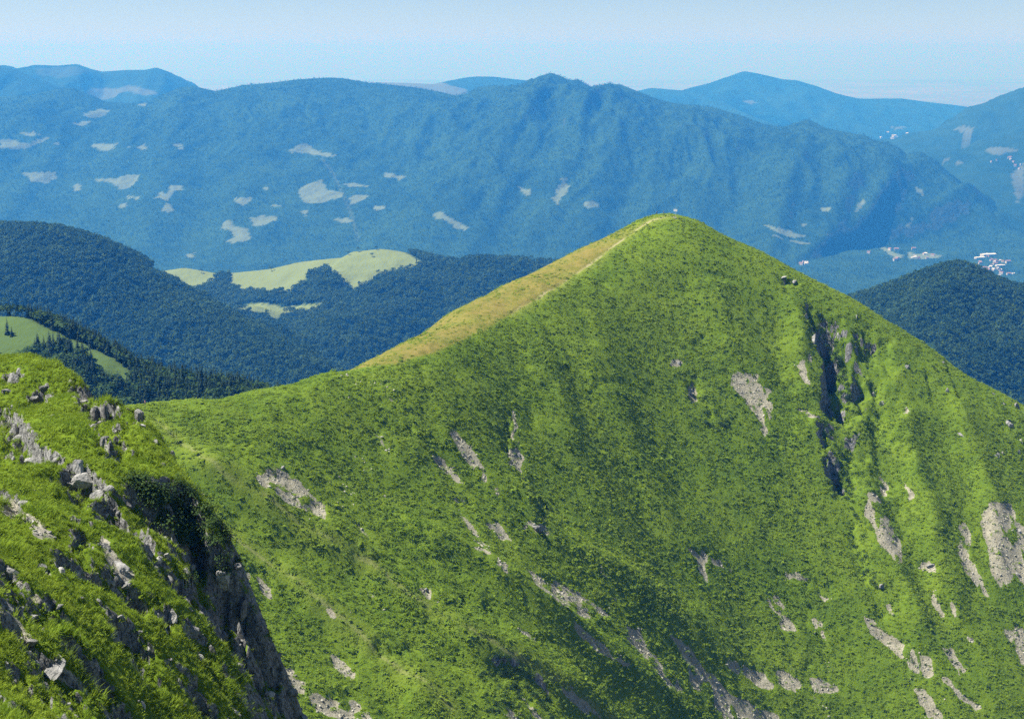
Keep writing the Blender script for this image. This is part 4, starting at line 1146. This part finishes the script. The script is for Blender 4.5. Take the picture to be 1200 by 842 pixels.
for (uu, vv, hh, k, lab) in [(408, 299, 16, 3, 'lone tree at the left brow of the bright meadow'), (420, 295, 20, 4, 'lone tree on the skyline of the bright meadow'), (436, 301, 17, 5, 'lone dark tree in the middle of the bright meadow'),
                             (441, 293, 15, 3, 'lone tree at the very top of the bright meadow'), (488, 308, 20, 0, 'lone spruce in the right tip of the bright meadow'), (318, 318, 22, 4, 'lone tree at the upper rim of the left meadow'),
                             (236, 320, 18, 5, 'lone tree on the skyline of the small far-left meadow'), (443, 322, 20, 4, 'lone round tree at the lower rim of the bright meadow')]:
    plant(k, tuple(hill.hit(uu, vv)), hh, .7 * uu, lab, None)

# bushes
def bush_proto(name, mats, seed, n=110, leaf=.24, flat=.85):
    rt = empty(name, (0, 0, 0))
    obj('foliage', pymesh('foliage', *quads_on_dome(n, seed, leaf, flat, 0, .45), mats), rt)
    V, Fa = [], []
    rr = np.random.default_rng(seed)
    for i in range(6):
        a = i * 1.05 + rr.uniform(0, .4); q = np.array([math.cos(a), math.sin(a), 0]); t = np.array([-q[1], q[0], 0]) * .025
        k = len(V); p1 = q * .12 - [0, 0, .2]; p2 = q * .55 + [0, 0, .5]
        V += [p1 - t, p1 + t, p2 + t * .4, p2 - t * .4, p1 + [0, 0, .06], p2 + [0, 0, .03]]
        Fa += [(k, k + 1, k + 2, k + 3), (k + 1, k + 4, k + 5, k + 2), (k + 4, k, k + 3, k + 5)]
    obj('stem', pymesh('stem', V, Fa, M['bark']), rt)
    return rt
bush_p = [None] * 6
def bush(fl, uu, vv, size, label, group, kind=0, D=None):
    k = kind * 3 + int(rng.integers(0, 3)); loc = fl.hit(uu, vv) if D is None else P(uu, vv, D)
    loc = (loc[0], loc[1], loc[2] - .15 * size); rz = rng.uniform(0, 6.28)
    if bush_p[k] is None:
        b = bush_p[k] = bush_proto(('alder_bush', 'dwarf_pine')[kind], (M['bush'], M['pine'])[kind], 431 + k, (110, 150)[kind], (.26, .20)[kind], (.85, 1.0)[kind])
        b.location = loc; b.rotation_euler = (0, 0, rz); b.scale = (size,) * 3
    else:
        b = copy_tree(bush_p[k], loc, rz, size)
    return tag(b, label, 'bush', group)
def bushes(fl, poly, n, s0, s1, label, group, kind=0):
    poly = np.array(poly, float); x0, y0 = poly.min(0); x1, y1 = poly.max(0); c = 0
    while c < n:
        a, b = rng.uniform(x0, x1), rng.uniform(y0, y1)
        if in_poly(np.array([a]), np.array([b]), poly)[0]:
            bush(fl, a, b, rng.uniform(s0, s1), label, group, kind); c += 1
bushes(peak, [(950,360),(962,365),(985,420),(998,470),(988,470),(975,420),(958,385)], 46, 1.2, 2.4, 'dark alder bush on the right bank of the rocky gully', 'bushes along the rocky gully')
bushes(peak, [(962,535),(975,530),(1005,560),(1004,600),(990,600),(972,580)], 22, 1.2, 2.2, 'dark alder bush in the shade below the grassy buttress', 'bushes below the buttress')
bushes(peak, [(1002,360),(1016,362),(1030,430),(1036,520),(1026,520),(1014,440)], 20, 1.0, 2.0, 'dark bush in the thin gully right of the rocky one', 'bushes in the thin gully')
bushes(peak, [(788,440),(812,430),(850,462),(860,500),(838,510),(805,490)], 24, 1.2, 2.2, 'dark bush on the slope left of the large grey scree patch', 'bushes left of the large scree patch')
bushes(peak, [(560,775),(585,762),(615,772),(650,820),(660,842),(570,842)], 56, 1.0, 2.0, 'dark bush in the shaded hollow at the bottom edge', 'bushes in the shaded hollow')
bushes(peak, [(985,600),(1008,600),(1030,690),(1016,700),(1000,650)], 16, 1.0, 2.0, 'dark bush beside the long narrow scree strip', 'bushes beside the narrow scree strip')
bushes(peak, [(300,650),(350,640),(520,760),(500,800),(400,740)], 26, .45, .95, 'round green bush on the lower grass slope under the path', 'bushes on the lower grass slope')
bushes(peak, [(592,490),(606,488),(606,545),(594,545)], 8, .7, 1.3, 'small dark bush in the stony notch of the broad slope', 'bushes in the stony notch')
bushes(peak, [(638,580),(652,580),(652,618),(640,618)], 8, .7, 1.3, 'small dark bush above the pale rock slab of the broad slope', 'bushes above the pale slab')
bushes(peak, [(800,420),(806,420),(1000,500),(990,300)], 0, 1, 1, '', '')
bushes(peak, [(1030,700),(1110,690),(1180,760),(1150,842),(1090,842)], 26, .7, 1.5, 'dark bush among the scree strips of the lower right slope', 'bushes on the lower right slope')
bushes(peak, [(1090,430),(1100,425),(1120,470),(1110,475)], 8, .8, 1.4, 'small dark bush by the rock step near the right skyline', 'bushes by the right rock step')
bushes(rib, [(205,560),(232,560),(262,600),(280,645),(285,660),(255,690),(228,640),(205,600)], 44, .6, 1.3, 'dark dwarf pine clinging to the cliff edge of the front ridge', 'dwarf pines on the cliff edge', 1)
bushes(rib, [(150,560),(175,560),(215,600),(240,640),(215,640),(180,600)], 70, .8, 1.5, 'dark dwarf pine on the shaded rock left of the cliff edge', 'dwarf pines on the shaded rock', 1)
bushes(rib, [(205,655),(232,660),(238,685),(216,690)], 6, .5, .8, 'dark round bush in front of the shaded cliff', 'bushes in front of the cliff')

# rocks
def rock_mesh(name, seed, sub=4, cuts=11, strata=0.0, material=None):
    bm = bmesh.new(); bmesh.ops.create_icosphere(bm, subdivisions=sub, radius=1)
    V = np.array([v_.co[:] for v_ in bm.verts]); Fa = np.array([[v_.index for v_ in f_.verts] for f_ in bm.faces]); bm.free()
    r = np.random.default_rng(seed)
    for _ in range(cuts):
        nn = r.normal(0, 1, 3) * [1, 1, .8]; nn /= np.linalg.norm(nn); d = V @ nn; hh = r.uniform(.42, .8)
        V = np.where((d > hh)[:, None], V - np.outer((d - hh) * .96, nn), V)
    q = V * 2.2 + seed
    V = V * (1 + .10 * fbm(q[:, 0] + q[:, 2], q[:, 1] - .6 * q[:, 2], 1.2, 4, seed, ridged=True)[:, None])
    if strata:
        s = V[:, 0] * .9 + V[:, 1] * .3 + .25 * V[:, 2]
        V[:, :2] *= (1 - strata * (np.abs(((s * 3.1 + .3 * perlin(q[:, 0], q[:, 1], 3)) % 1) - .5) * 2) ** 3)[:, None]
    return pymesh(name, V, Fa, material or M['rock'], False)
def rock(name, fl, uu, vv, wpx, dims, label, seed, sink=-.45, rz=None, tilt=0.0, D=None, strata=.10, cat='rock'):
    p = fl.hit(uu, vv) if D is None else P(uu, vv, D)
    s = wpx * p[1] / F * (.42 if fl is rib else .5)
    o = obj(name, rock_mesh(name, seed, 4, 11, strata))
    o.scale = (s * dims[0], s * dims[1], s * dims[2])
    o.rotation_euler = (tilt, .35, (seed * 1.7) % 6.28 if rz is None else rz)
    o.location = (p[0], p[1], p[2] + sink * s * dims[2])
    return tag(o, label, cat)
RIB_ROCKS = [
 (14,446,30,(1,.8,.9),'dark shaded rock at the far left of the front ridge top'), (22,434,16,(1,.8,.6),'small pale rock just under the grassy top of the front ridge'),
 (10,458,26,(1.1,.7,.6),'pale weathered rock at the left edge below the ridge top'), (38,466,16,(1.3,.8,.4),'little grey rock right of the pale one at the left edge'),
 (60,486,10,(1.4,.8,.5),'lone small flat pale stone lying in the bright grass'), (45,541,44,(1,.7,.8),'broad dark rock band under the first grass step'),
 (18,505,36,(1,.7,.8),'dark rock wall at the left edge over the bright grass step'), (66,538,16,(.8,.8,1),'upright pale stone in front of the dark rock band'),
 (92,545,30,(1,.7,1.1),'pale sunlit rock face above the shaded step'), (100,562,36,(1.1,.8,.8),'blue-grey rock in shade right below the sunlit face'),
 (84,566,26,(1.1,.8,.7),'grey rock left of the blue-grey one on the shaded step'), (128,572,18,(1.2,.7,.6),'long low grey rock on the middle rib crest'),
 (150,592,20,(1,.8,.8),'grey rock at the lower end of the middle rib crest'), (116,582,40,(.9,.7,.9),'dark shaded wall above the small grassy saddle of the rib'),
 (110,500,16,(1.2,.7,.8),'slanting pale rock on the upper rib edge'), (122,520,22,(1.2,.7,.9),'slanting dark rock below the pale one on the rib edge'),
 (96,470,24,(.9,.8,1),'dark rock where the two rib crests part'), (84,446,12,(1.3,.7,.6),'pale stone on the skyline of the front ridge'),
 (146,468,26,(1,.8,.6),'dark overhanging rock near the tip of the outer rib'), (163,485,26,(1,.8,.9),'large dark rock at the tip of the outer rib'),
 (166,498,12,(1,.9,.9),'white stone under the dark rock of the outer rib'), (150,474,10,(1.3,.8,.6),'small pale stone between the two dark rocks of the outer rib'),
 (180,518,16,(1.1,.8,.8),'grey rock low on the outer rib beside the grass'), (172,562,34,(.9,.8,1.2),'tall shaded rock on the outer rib flank'),
 (182,588,26,(.9,.8,1.1),'grey shaded rock under the tall one on the outer flank'), (190,545,14,(1,.8,.8),'small grey rock over the dwarf pines'),
 (173,632,26,(1,.8,.9),'pale blue rock above the dark hollow'), (140,664,40,(1,.6,.5),'pink-grey stone slab tilted in the sun'),
 (122,640,26,(1,.7,.6),'pink-grey rock above the tilted slab'), (150,684,22,(1.1,.8,.5),'stony block at the foot of the tilted slab'),
 (90,672,20,(1.2,.8,.5),'white and grey rock in the grass left of the tilted slab'), (48,662,16,(1.2,.8,.5),'small white rock in the grass at the left'),
 (140,722,18,(1.2,.8,.5),'pale rock in the grass between the cliff and the left edge'), (162,740,14,(1.2,.8,.5),'pale stone below right of the pale rock in the grass'),
 (202,722,30,(.9,.7,1.1),'blue-shaded rock jutting from the middle of the grass rib'), (208,722,8,(1,.9,.7),'white stone at the tip of the blue-shaded rock'),
 (200,773,11,(1.2,.8,.6),'lone white stone in the lower grass'), (36,722,24,(1.1,.8,.6),'pale block at the upper left of the white rock slabs'),
 (10,712,30,(1.1,.7,.6),'white rock slab at the left edge'), (40,752,22,(1.2,.7,.5),'white rock below the pale block'), (72,756,22,(1.1,.8,.6),'upright pale rock over the long white slab'),
 (66,778,48,(1.3,.6,.35),'long white rock slab lying in the lower grass'), (98,800,22,(1.2,.7,.5),'grey lower end of the long white slab'),
 (110,775,16,(1,.8,.6),'grey rock beside the dark grass hollow'), (128,826,14,(1.4,.7,.4),'flat pale stone near the bottom edge'), (150,836,16,(1.4,.7,.4),'flat grey stone at the bottom edge'),
 (12,604,20,(1.2,.8,.5),'grey stone among the left scree'), (40,622,16,(1.2,.8,.5),'pale stone at the lower end of the left scree'),
 (70,712,14,(1.2,.8,.5),'small pale rock in the thin scree line'), (262,744,20,(1,.8,.8),'grey rock at the foot of the lit rib edge'), (280,778,18,(1,.8,.7),'small shaded rock lower on the lit rib edge')]
for i, (uu, vv, w, dm, lab) in enumerate(RIB_ROCKS):
    rock('limestone_rock', rib, uu, vv, w, dm, lab, 501 + i)
for i, (uu, vv, D, w, dm, lab) in enumerate([(262, 676, 130, 30, (.9,.6,1.5), 'tall blue-grey rock pillar in shade under the dwarf pines'), (248, 690, 130, 24, (.8,.6,1.6), 'narrow shaded pillar at the left of the shaded cliff'),
      (285, 716, 130, 26, (.9,.6,1.6), 'shaded rock pillar in the upper half of the cliff'), (297, 752, 130, 26, (.9,.6,1.5), 'ribbed pale-blue pillar in the middle of the shaded cliff'),
      (318, 790, 130.5, 26, (.9,.6,1.5), 'lowest tall pillar of the shaded cliff'), (340, 826, 131, 22, (.9,.6,1.4), 'small cliff tip at the bottom edge'), (278, 664, 130.5, 22, (1.2,.8,.5), 'pale flat rock at the head of the shaded cliff')]):
    rock('cliff_rock', rib, uu, vv, w, dm, lab, 601 + i, 0.0, D=D, strata=.22, cat='cliff')
PEAK_ROCKS = [(945,372,11,(.6,.8,2.0),'narrow pale rock rib at the head of the dark gully'), (952,398,13,(.6,.8,1.9),'pale rock rib in the middle of the dark gully wall'), (959,412,9,(.6,.8,1.9),'thin pale rock inside the dark gully'),
 (987,455,12,(.8,.8,1.6),'grey rock on the right bank low in the gully'), (966,475,8,(1,.8,.8),'little white rock at the foot of the gully'), (959,489,9,(1,.8,.9),'grey rock crowning the grassy buttress'),
 (958,508,7,(.7,.8,1.6),'pale rock at the left edge of the shaded buttress'), (1024,462,9,(.8,.8,1.5),'pale rock in the thin gully'), (1032,472,10,(.9,.8,1.2),'grey rock beside the pale one in the thin gully'), (1003,372,6,(.7,.8,1.8),'small rock at the top of the thin gully'),
 (1062,430,8,(1.1,.8,.9),'lone pale rock high on the right slope'), (1110,457,9,(.8,.8,1.5),'grey rock step close to the right skyline'), (1104,424,6,(.8,.8,1.2),'small pale rock on the right skyline'),
 (1164,461,7,(.8,.8,1.4),'pale rock tooth high on the right skyline'), (1184,497,15,(.8,.8,1.4),'largest white rock at the right edge'), (1190,476,12,(.8,.8,1.6),'pale rock above the largest white one'), (1176,473,5,(.8,.8,1.2),'small stone left of the pale rock at the right edge'),
 (1196,516,9,(.8,.8,1.2),'pale rock under the largest white one'), (1194,530,7,(.7,.8,1.6),'thin pale rock at the right edge'), (1126,509,10,(1.2,.8,.7),'flat pale rock in the middle of the right slope'), (1168,533,12,(1,.8,.8),'grey rock cluster left of the right edge'), (1175,531,6,(.8,.8,1),'small stone beside the grey rock cluster'),
 (1194,622,10,(.6,.8,2.2),'upright pale rock in the big tan scree'), (1192,672,8,(1,.8,1),'white boulder at the foot of the big tan scree'), (1032,686,13,(1.2,.8,.6),'white rock slab under the narrow scree strip'), (1091,662,12,(1.2,.8,.6),'grey boulder patch right of the narrow scree strip'),
 (808,461,11,(.9,.8,1.2),'grey rock standing among the dark bushes'), (795,426,9,(1,.8,.9),'pale rock at the top of the dark bushes'), (628,617,20,(1.2,.7,.5),'pale rock slab on the broad grass slope'), (637,609,8,(1.2,.8,.7),'small grey rock over the pale slab'),
 (607,533,9,(.9,.8,1.2),'shaded rock inside the stony notch'), (603,505,6,(.8,.8,1.3),'small rock at the head of the stony notch'), (918,325,8,(1.4,.8,.35),'dark rock just under the right skyline of the peak'), (931,329,7,(1.4,.8,.35),'dark rock right beside the other under the skyline'),
 (855,668,7,(1,.8,.8),'grey rock at the right end of the small forked scree'), (500,690,9,(1.3,.8,.5),'pale rock patch beside the slope path'), (330,548,8,(1.3,.8,.5),'grey rock at the head of the grey scree under the saddle'),
 (790,254.5,3.5,(1.2,.9,.8),'pale stone at the foot of the summit pole'), (783,252.5,3,(1.3,.9,.7),'small white stone on the summit left of the pole')]
for i, (uu, vv, w, dm, lab) in enumerate(PEAK_ROCKS):
    rock('limestone_rock', peak, uu, vv, w, dm, lab, 701 + i)

# ------------------------------------------------------------------ walkers, summit pole, houses
def plain_mat(name, col, rough=.7, spec=.2, sc=8.0):
    m, nt = mat(name)
    c = mix(nt, noise(nt, geo_pos(nt), sc, 4), tuple(.8 * q for q in col), col)
    finish(nt, c, rough, spec=spec); return m
M['skin'] = plain_mat('skin', (.48, .30, .21)); M['pale_shirt'] = plain_mat('pale_pink_shirt', (.75, .52, .50)); M['dark_cloth'] = plain_mat('dark_trousers', (.03, .03, .045))
M['red_cloth'] = plain_mat('red_cloth', (.50, .04, .05)); M['dark_shirt'] = plain_mat('dark_jacket', (.03, .045, .07)); M['hair'] = plain_mat('dark_hair', (.03, .02, .015)); M['boot'] = plain_mat('boots', (.05, .035, .025))
M['white_paint'] = plain_mat('white_paint', (.40, .44, .48), .5); M['steel'] = plain_mat('galvanised_steel', (.62, .63, .64), .5)

def skin_body(name, joints, edges, radii, material, parent, levels=1):
    me = bpy.data.meshes.new(name); me.from_pydata(joints, edges, []); me.materials.append(material)
    o = obj(name, me, parent)
    sk = o.modifiers.new('skin', 'SKIN'); sk.use_smooth_shade = True
    if not me.skin_vertices: 
        bm = bmesh.new(); bm.from_mesh(me); bm.verts.layers.skin.verify(); bm.to_mesh(me); bm.free()
    for i, rr in enumerate(radii):
        d = me.skin_vertices[0].data[i]; d.radius = (rr, rr) if not isinstance(rr, tuple) else rr; d.use_root = (i == 0)
    sub = o.modifiers.new('smooth', 'SUBSURF'); sub.levels = levels; sub.render_levels = levels
    return o

def walker(loc, rz, label, shirt, pack, step=.22, lean=.06, hat=None):
    root = empty('person', loc, rz)
    J = [(0, 0, .95)]; R = [(.15, .11)]; E = []
    def add(p, r, par): J.append(p); R.append(r); E.append((par, len(J) - 1)); return len(J) - 1
    w = add((0, lean * .5, 1.12), (.14, .10), 0); ch = add((0, lean, 1.32), (.17, .115), w); nk = add((0, lean + .01, 1.48), .055, ch)
    hd = add((0, lean + .03, 1.60), .085, nk); add((0, lean + .035, 1.70), .08, hd)
    for s in (-1, 1):
        sh = add((.19 * s, lean, 1.40), .058, ch); el = add((.25 * s, lean + .05 * -s, 1.13), .043, sh); wr = add((.24 * s, lean + .16 - .08 * s, .94), .030, el)
        pm_ = add((.235 * s, lean + .20 - .09 * s, .87), .034, wr)
        for k in range(4):
            f1 = add((.235 * s + (.010 if s > 0 else -.010) * (k - 1.5), lean + .22 - .09 * s + .014 * (k - 1.5), .815 - .006 * (k % 2)), .009, pm_)
            add((J[f1][0], J[f1][1] - .015, .775 + .008 * abs(k - 1.5)), .008, f1)
        th = add((.235 * s - .035 * s, lean + .225 - .09 * s, .86), .010, pm_); add((J[th][0], J[th][1] + .012, .83), .009, th)
        hp = add((.10 * s, 0, .90), .085, 0); kn = add((.11 * s, step * s * .6 + .05, .50), .060, hp); an = add((.11 * s, step * s, .10), .042, kn)
        add((.12 * s, step * s + .15, .05), .040, an)
    body = skin_body('body', J, E, R, M['skin'], root)
    sj = [(0, 0, .92), (0, lean * .5, 1.12), (0, lean, 1.33), (0, lean, 1.44), (-.19, lean, 1.40), (-.245, lean + .04, 1.17), (.19, lean, 1.40), (.245, lean - .04, 1.17)]
    skin_body('shirt', sj, [(0, 1), (1, 2), (2, 3), (2, 4), (4, 5), (2, 6), (6, 7)], [(.17, .13), (.165, .125), (.195, .14), (.08, .07), .075, .062, .075, .062], shirt, root)
    tj = [(0, 0, .97), (-.10, 0, .88), (-.11, -step * .6 + .05, .50), (-.11, -step, .13), (.10, 0, .88), (.11, step * .6 + .05, .50), (.11, step, .13)]
    skin_body('trousers', tj, [(0, 1), (1, 2), (2, 3), (0, 4), (4, 5), (5, 6)], [(.16, .125), .105, .078, .06, .105, .078, .06], M['dark_cloth'], root)
    for s in (-1, 1):
        skin_body('boot', [(.115 * s, step * s - .05, .06), (.12 * s, step * s + .16, .045), (.115 * s, step * s, .15)], [(0, 1), (0, 2)], [.058, .048, .055], M['boot'], root)
    skin_body('hair' if hat is None else 'cap', [(0, lean - .01, 1.66), (0, lean + .02, 1.74)], [(0, 1)], [.098, .088], hat or M['hair'], root)
    # face: eyes, nose, mouth, ears
    V, Fa = ico()
    for nm, cs, sc in (('eye', [(-.032, .118, 1.625), (.032, .118, 1.625)], (.012, .008, .008)), ('nose', [(0, .125, 1.595)], (.012, .022, .022)), ('mouth', [(0, .112, 1.555)], (.026, .008, .007)), ('ear', [(-.092, .03, 1.61), (.092, .03, 1.61)], (.012, .022, .032))):
        for c in cs:
            o = obj(nm, pymesh(nm, V * sc, Fa, M['skin'] if nm in ('nose', 'ear') else (M['hair'] if nm == 'eye' else M['red_cloth']), True), root); o.location = (c[0], c[1] + lean - .03, c[2])
    tag(root, label, 'person')
    return root

def backpack(person, label, material, lean=.06):
    c, s = math.cos(person.rotation_euler.z), math.sin(person.rotation_euler.z); b = (-.0, lean - .255)
    root = empty('backpack', (person.location.x - s * b[1], person.location.y + c * b[1], person.location.z + 1.02), person.rotation_euler.z)
    skin_body('bag', [(0, 0, .04), (0, -.01, .22), (0, .01, .40)], [(0, 1), (1, 2)], [(.15, .10), (.17, .12), (.13, .09)], material, root)
    skin_body('lid', [(-.09, .0, .46), (.09, 0, .46)], [(0, 1)], [.07, .07], material, root)
    for q in (-1, 1):
        skin_body('strap', [(.11 * q, .08, .42), (.12 * q, .25, .40), (.12 * q, .385, .26), (.13 * q, .20, .06)], [(0, 1), (1, 2), (2, 3)], [.018, .018, .018, .016], M['dark_cloth'], root, 0)
    return tag(root, label, 'backpack')

p = peak.hit(170, 474.5)
w1 = walker((p[0] + .2, p[1] - .6, float(peak.at(p[0] + .2, p[1] - .6))), math.pi * .92, 'walker in a pale pink top and red cap standing on the grassy saddle', M['pale_shirt'], None, .14, .05, M['red_cloth'])
backpack(w1, 'dark red backpack worn by the walker on the saddle', M['red_cloth'], .05)
_q = peak.silhouette([768.5], 700)[0]; p = peak.hit(_q[0], _q[1] + .4)
w2 = walker((p[0], p[1] - .3, float(peak.at(p[0], p[1] - .3))), -.9, 'walker in dark clothes coming up the ridge just left of the summit', M['dark_shirt'], None, .2, .08)
backpack(w2, 'dark backpack on the walker below the summit', M['dark_shirt'], .08)
_q = peak.silhouette([776.6], 700)[0]; p = peak.hit(_q[0], _q[1] + .4)
w3 = walker((p[0], p[1] - .2, float(peak.at(p[0], p[1] - .2))), 1.2, 'walker in a white top standing on the summit nearest the dark walker', M['white_paint'], None, .08, .03)

# white board on its pole
p = peak.hit(791.5, 256.0); zt = float(peak.at(p[0], p[1]))
sg = empty('summit_marker', (p[0], p[1], zt), -.85)
def box(x0, x1, y0, y1, z0, z1):
    return [(x, y, z) for x in (x0, x1) for y in (y0, y1) for z in (z0, z1)], [(0, 1, 3, 2), (4, 6, 7, 5), (0, 4, 5, 1), (2, 3, 7, 6), (0, 2, 6, 4), (1, 5, 7, 3)]
obj('pole', cone_mesh('pole', .085, .06, 5.6, M['steel'], 10), sg)
obj('board', pymesh('board', *box(-1.2, 1.2, -.16, -.07, 3.8, 4.75), M['white_paint']), sg)
fr = [box(-1.27, 1.27, -.19, -.05, 3.72, 3.80), box(-1.27, 1.27, -.19, -.05, 4.75, 4.83), box(-1.27, -1.2, -.19, -.05, 3.80, 4.75), box(1.2, 1.27, -.19, -.05, 3.80, 4.75)]
Vv, Ff = [], []
for b_, f_ in fr:
    Ff += [tuple(i + len(Vv) for i in q) for q in f_]; Vv += b_
obj('frame', pymesh('frame', Vv, Ff, M['steel']), sg)
obj('finial', pymesh('finial', stone(3)[0] * .12 + [0, 0, 5.68], stone(3)[1], M['steel']), sg)
cv, cf = [], []
for k in range(9):
    v_, f_ = stone(800 + k); a = k * .7
    cf += [tuple(int(i) + len(cv) for i in q) for q in f_]; cv += list(v_ * .32 + [.42 * math.cos(a), .42 * math.sin(a), .12 + .1 * (k % 2)])
obj('stone_base', pymesh('stone_base', cv, np.array(cf), M['stone']), sg)
tag(sg, 'white board on a slender pole standing on the summit', 'marker')

# houses in the valleys
M['wall'] = plain_mat('house_plaster', (.50, .48, .44), .9, sc=.2); M['tile'] = plain_mat('roof_tiles', (.22, .13, .10), .9, sc=.3); M['sheet'] = plain_mat('pale_sheet_roof', (.62, .61, .60), .6, sc=.05)
def house_mesh(name, w, d, h, rf, mats):
    V, Fa = box(-w / 2, w / 2, -d / 2, d / 2, -3, h)
    o_ = .5; k = len(V)
    V += [(-w / 2 - o_, -d / 2 - o_, h - .2), (w / 2 + o_, -d / 2 - o_, h - .2), (w / 2 + o_, d / 2 + o_, h - .2), (-w / 2 - o_, d / 2 + o_, h - .2), (-w / 2 - o_, 0, h + rf), (w / 2 + o_, 0, h + rf)]
    Fb = [(k, k + 1, k + 5, k + 4), (k + 2, k + 3, k + 4, k + 5), (k + 1, k + 2, k + 5, k + 5), (k + 3, k, k + 4, k + 4), (k, k + 3, k + 2, k + 1)]
    me = bpy.data.meshes.new(name); me.from_pydata(V, [], Fa + tri4(Fb))
    for mm in mats: me.materials.append(mm)
    for i, pl_ in enumerate(me.polygons): pl_.material_index = 0 if i < 6 else 1
    return me
hm_ = [house_mesh('village_house', 14, 10, 7, 3, (M['wall'], M['tile'])), house_mesh('village_house', 20, 12, 9, 3.5, (M['wall'], M['tile'])), house_mesh('village_house', 12, 11, 8, 2.5, (M['wall'], M['sheet']))]
hall = house_mesh('factory_hall', 60, 26, 9, 2, (M['sheet'], M['sheet']))
block = house_mesh('town_block', 46, 22, 18, 3, (M['wall'], M['sheet']))
def place(name, me, fl, uu, vv, rz, s, label, cat, group=None):
    q = fl.hit(uu, vv); o = obj(name, me); o.location = (q[0], q[1], q[2] + 1); o.rotation_euler = (0, 0, rz); o.scale = (s, s, s)
    return tag(o, label, cat, group)
r = np.random.default_rng(900)
for cu, cv_, su, sv, n, lab, grp in [(1160, 316, 22, 12, 46, 'small pale house in the valley village beyond the dark cone hill', 'houses of the valley village'), (945, 309, 9, 3, 8, 'small pale house in the hamlet right behind the skyline of the peak', 'houses of the hamlet behind the peak'),
                                     (1062, 300, 26, 5, 14, 'small pale house by the long field at the mountain foot', 'houses at the mountain foot'), (1185, 190, 14, 10, 9, 'tiny pale house on the mountainside at the right edge', 'houses on the right mountainside')]:
    fl = side if cv_ < 200 else longm
    for k in range(n):
        place('village_house', hm_[int(r.integers(0, 3))], fl, cu + su * r.normal(0, .6), cv_ + sv * r.normal(0, .6), r.uniform(0, 3.1), r.uniform(.9, 1.5), lab, 'house', grp)
for k, (uu, vv, s, rz, lab) in enumerate([(1158, 300, 1.5, .25, 'largest white factory hall in the valley village'), (1148, 303, 1.0, .2, 'grey-white factory hall left of the largest one'), (1172, 312, .9, .1, 'white hall below the largest factory hall'),
                                  (1150, 335, .9, .0, 'white hall just above the trees of the cone hill, left part'), (1160, 334, 1.0, .05, 'white hall just above the trees of the cone hill, middle part'), (1172, 334.5, .9, -.05, 'white hall just above the trees of the cone hill, right part'), (1187, 321, .5, .8, 'small white hall at the right of the valley village'), (1071, 302, .6, .4, 'white hall at the left end of the long field')]):
    place('factory_hall', hall, longm, uu, vv, rz, s, lab, 'hall')
for k in range(70):
    place('town_block', block, farr if r.random() < .75 else farr, 1058 + 24 * r.normal(0, .55), 166 + 8 * r.normal(0, .6), r.uniform(0, 3.1), r.uniform(.6, 1.5), 'tiny pale building of the hazy town in the far valley', 'building', 'buildings of the far town')
q = hill.hit(402, 334); fm = empty('farmhouse', (q[0], q[1], q[2]), .4)
obj('wall', pymesh('wall', *box(-11, 11, -5, 5, -3, 6), M['wall']), fm)
obj('roof', pymesh('roof', [(-12, -6, 5.9), (12, -6, 5.9), (12, 6, 5.9), (-12, 6, 5.9), (-12, 0, 9.5), (12, 0, 9.5)], [(0, 1, 5, 4), (2, 3, 4, 5), (1, 2, 5), (3, 0, 4), (0, 3, 2, 1)], M['sheet']), fm)
tag(fm, 'white-roofed farmhouse below the bright meadow among the trees', 'farmhouse')
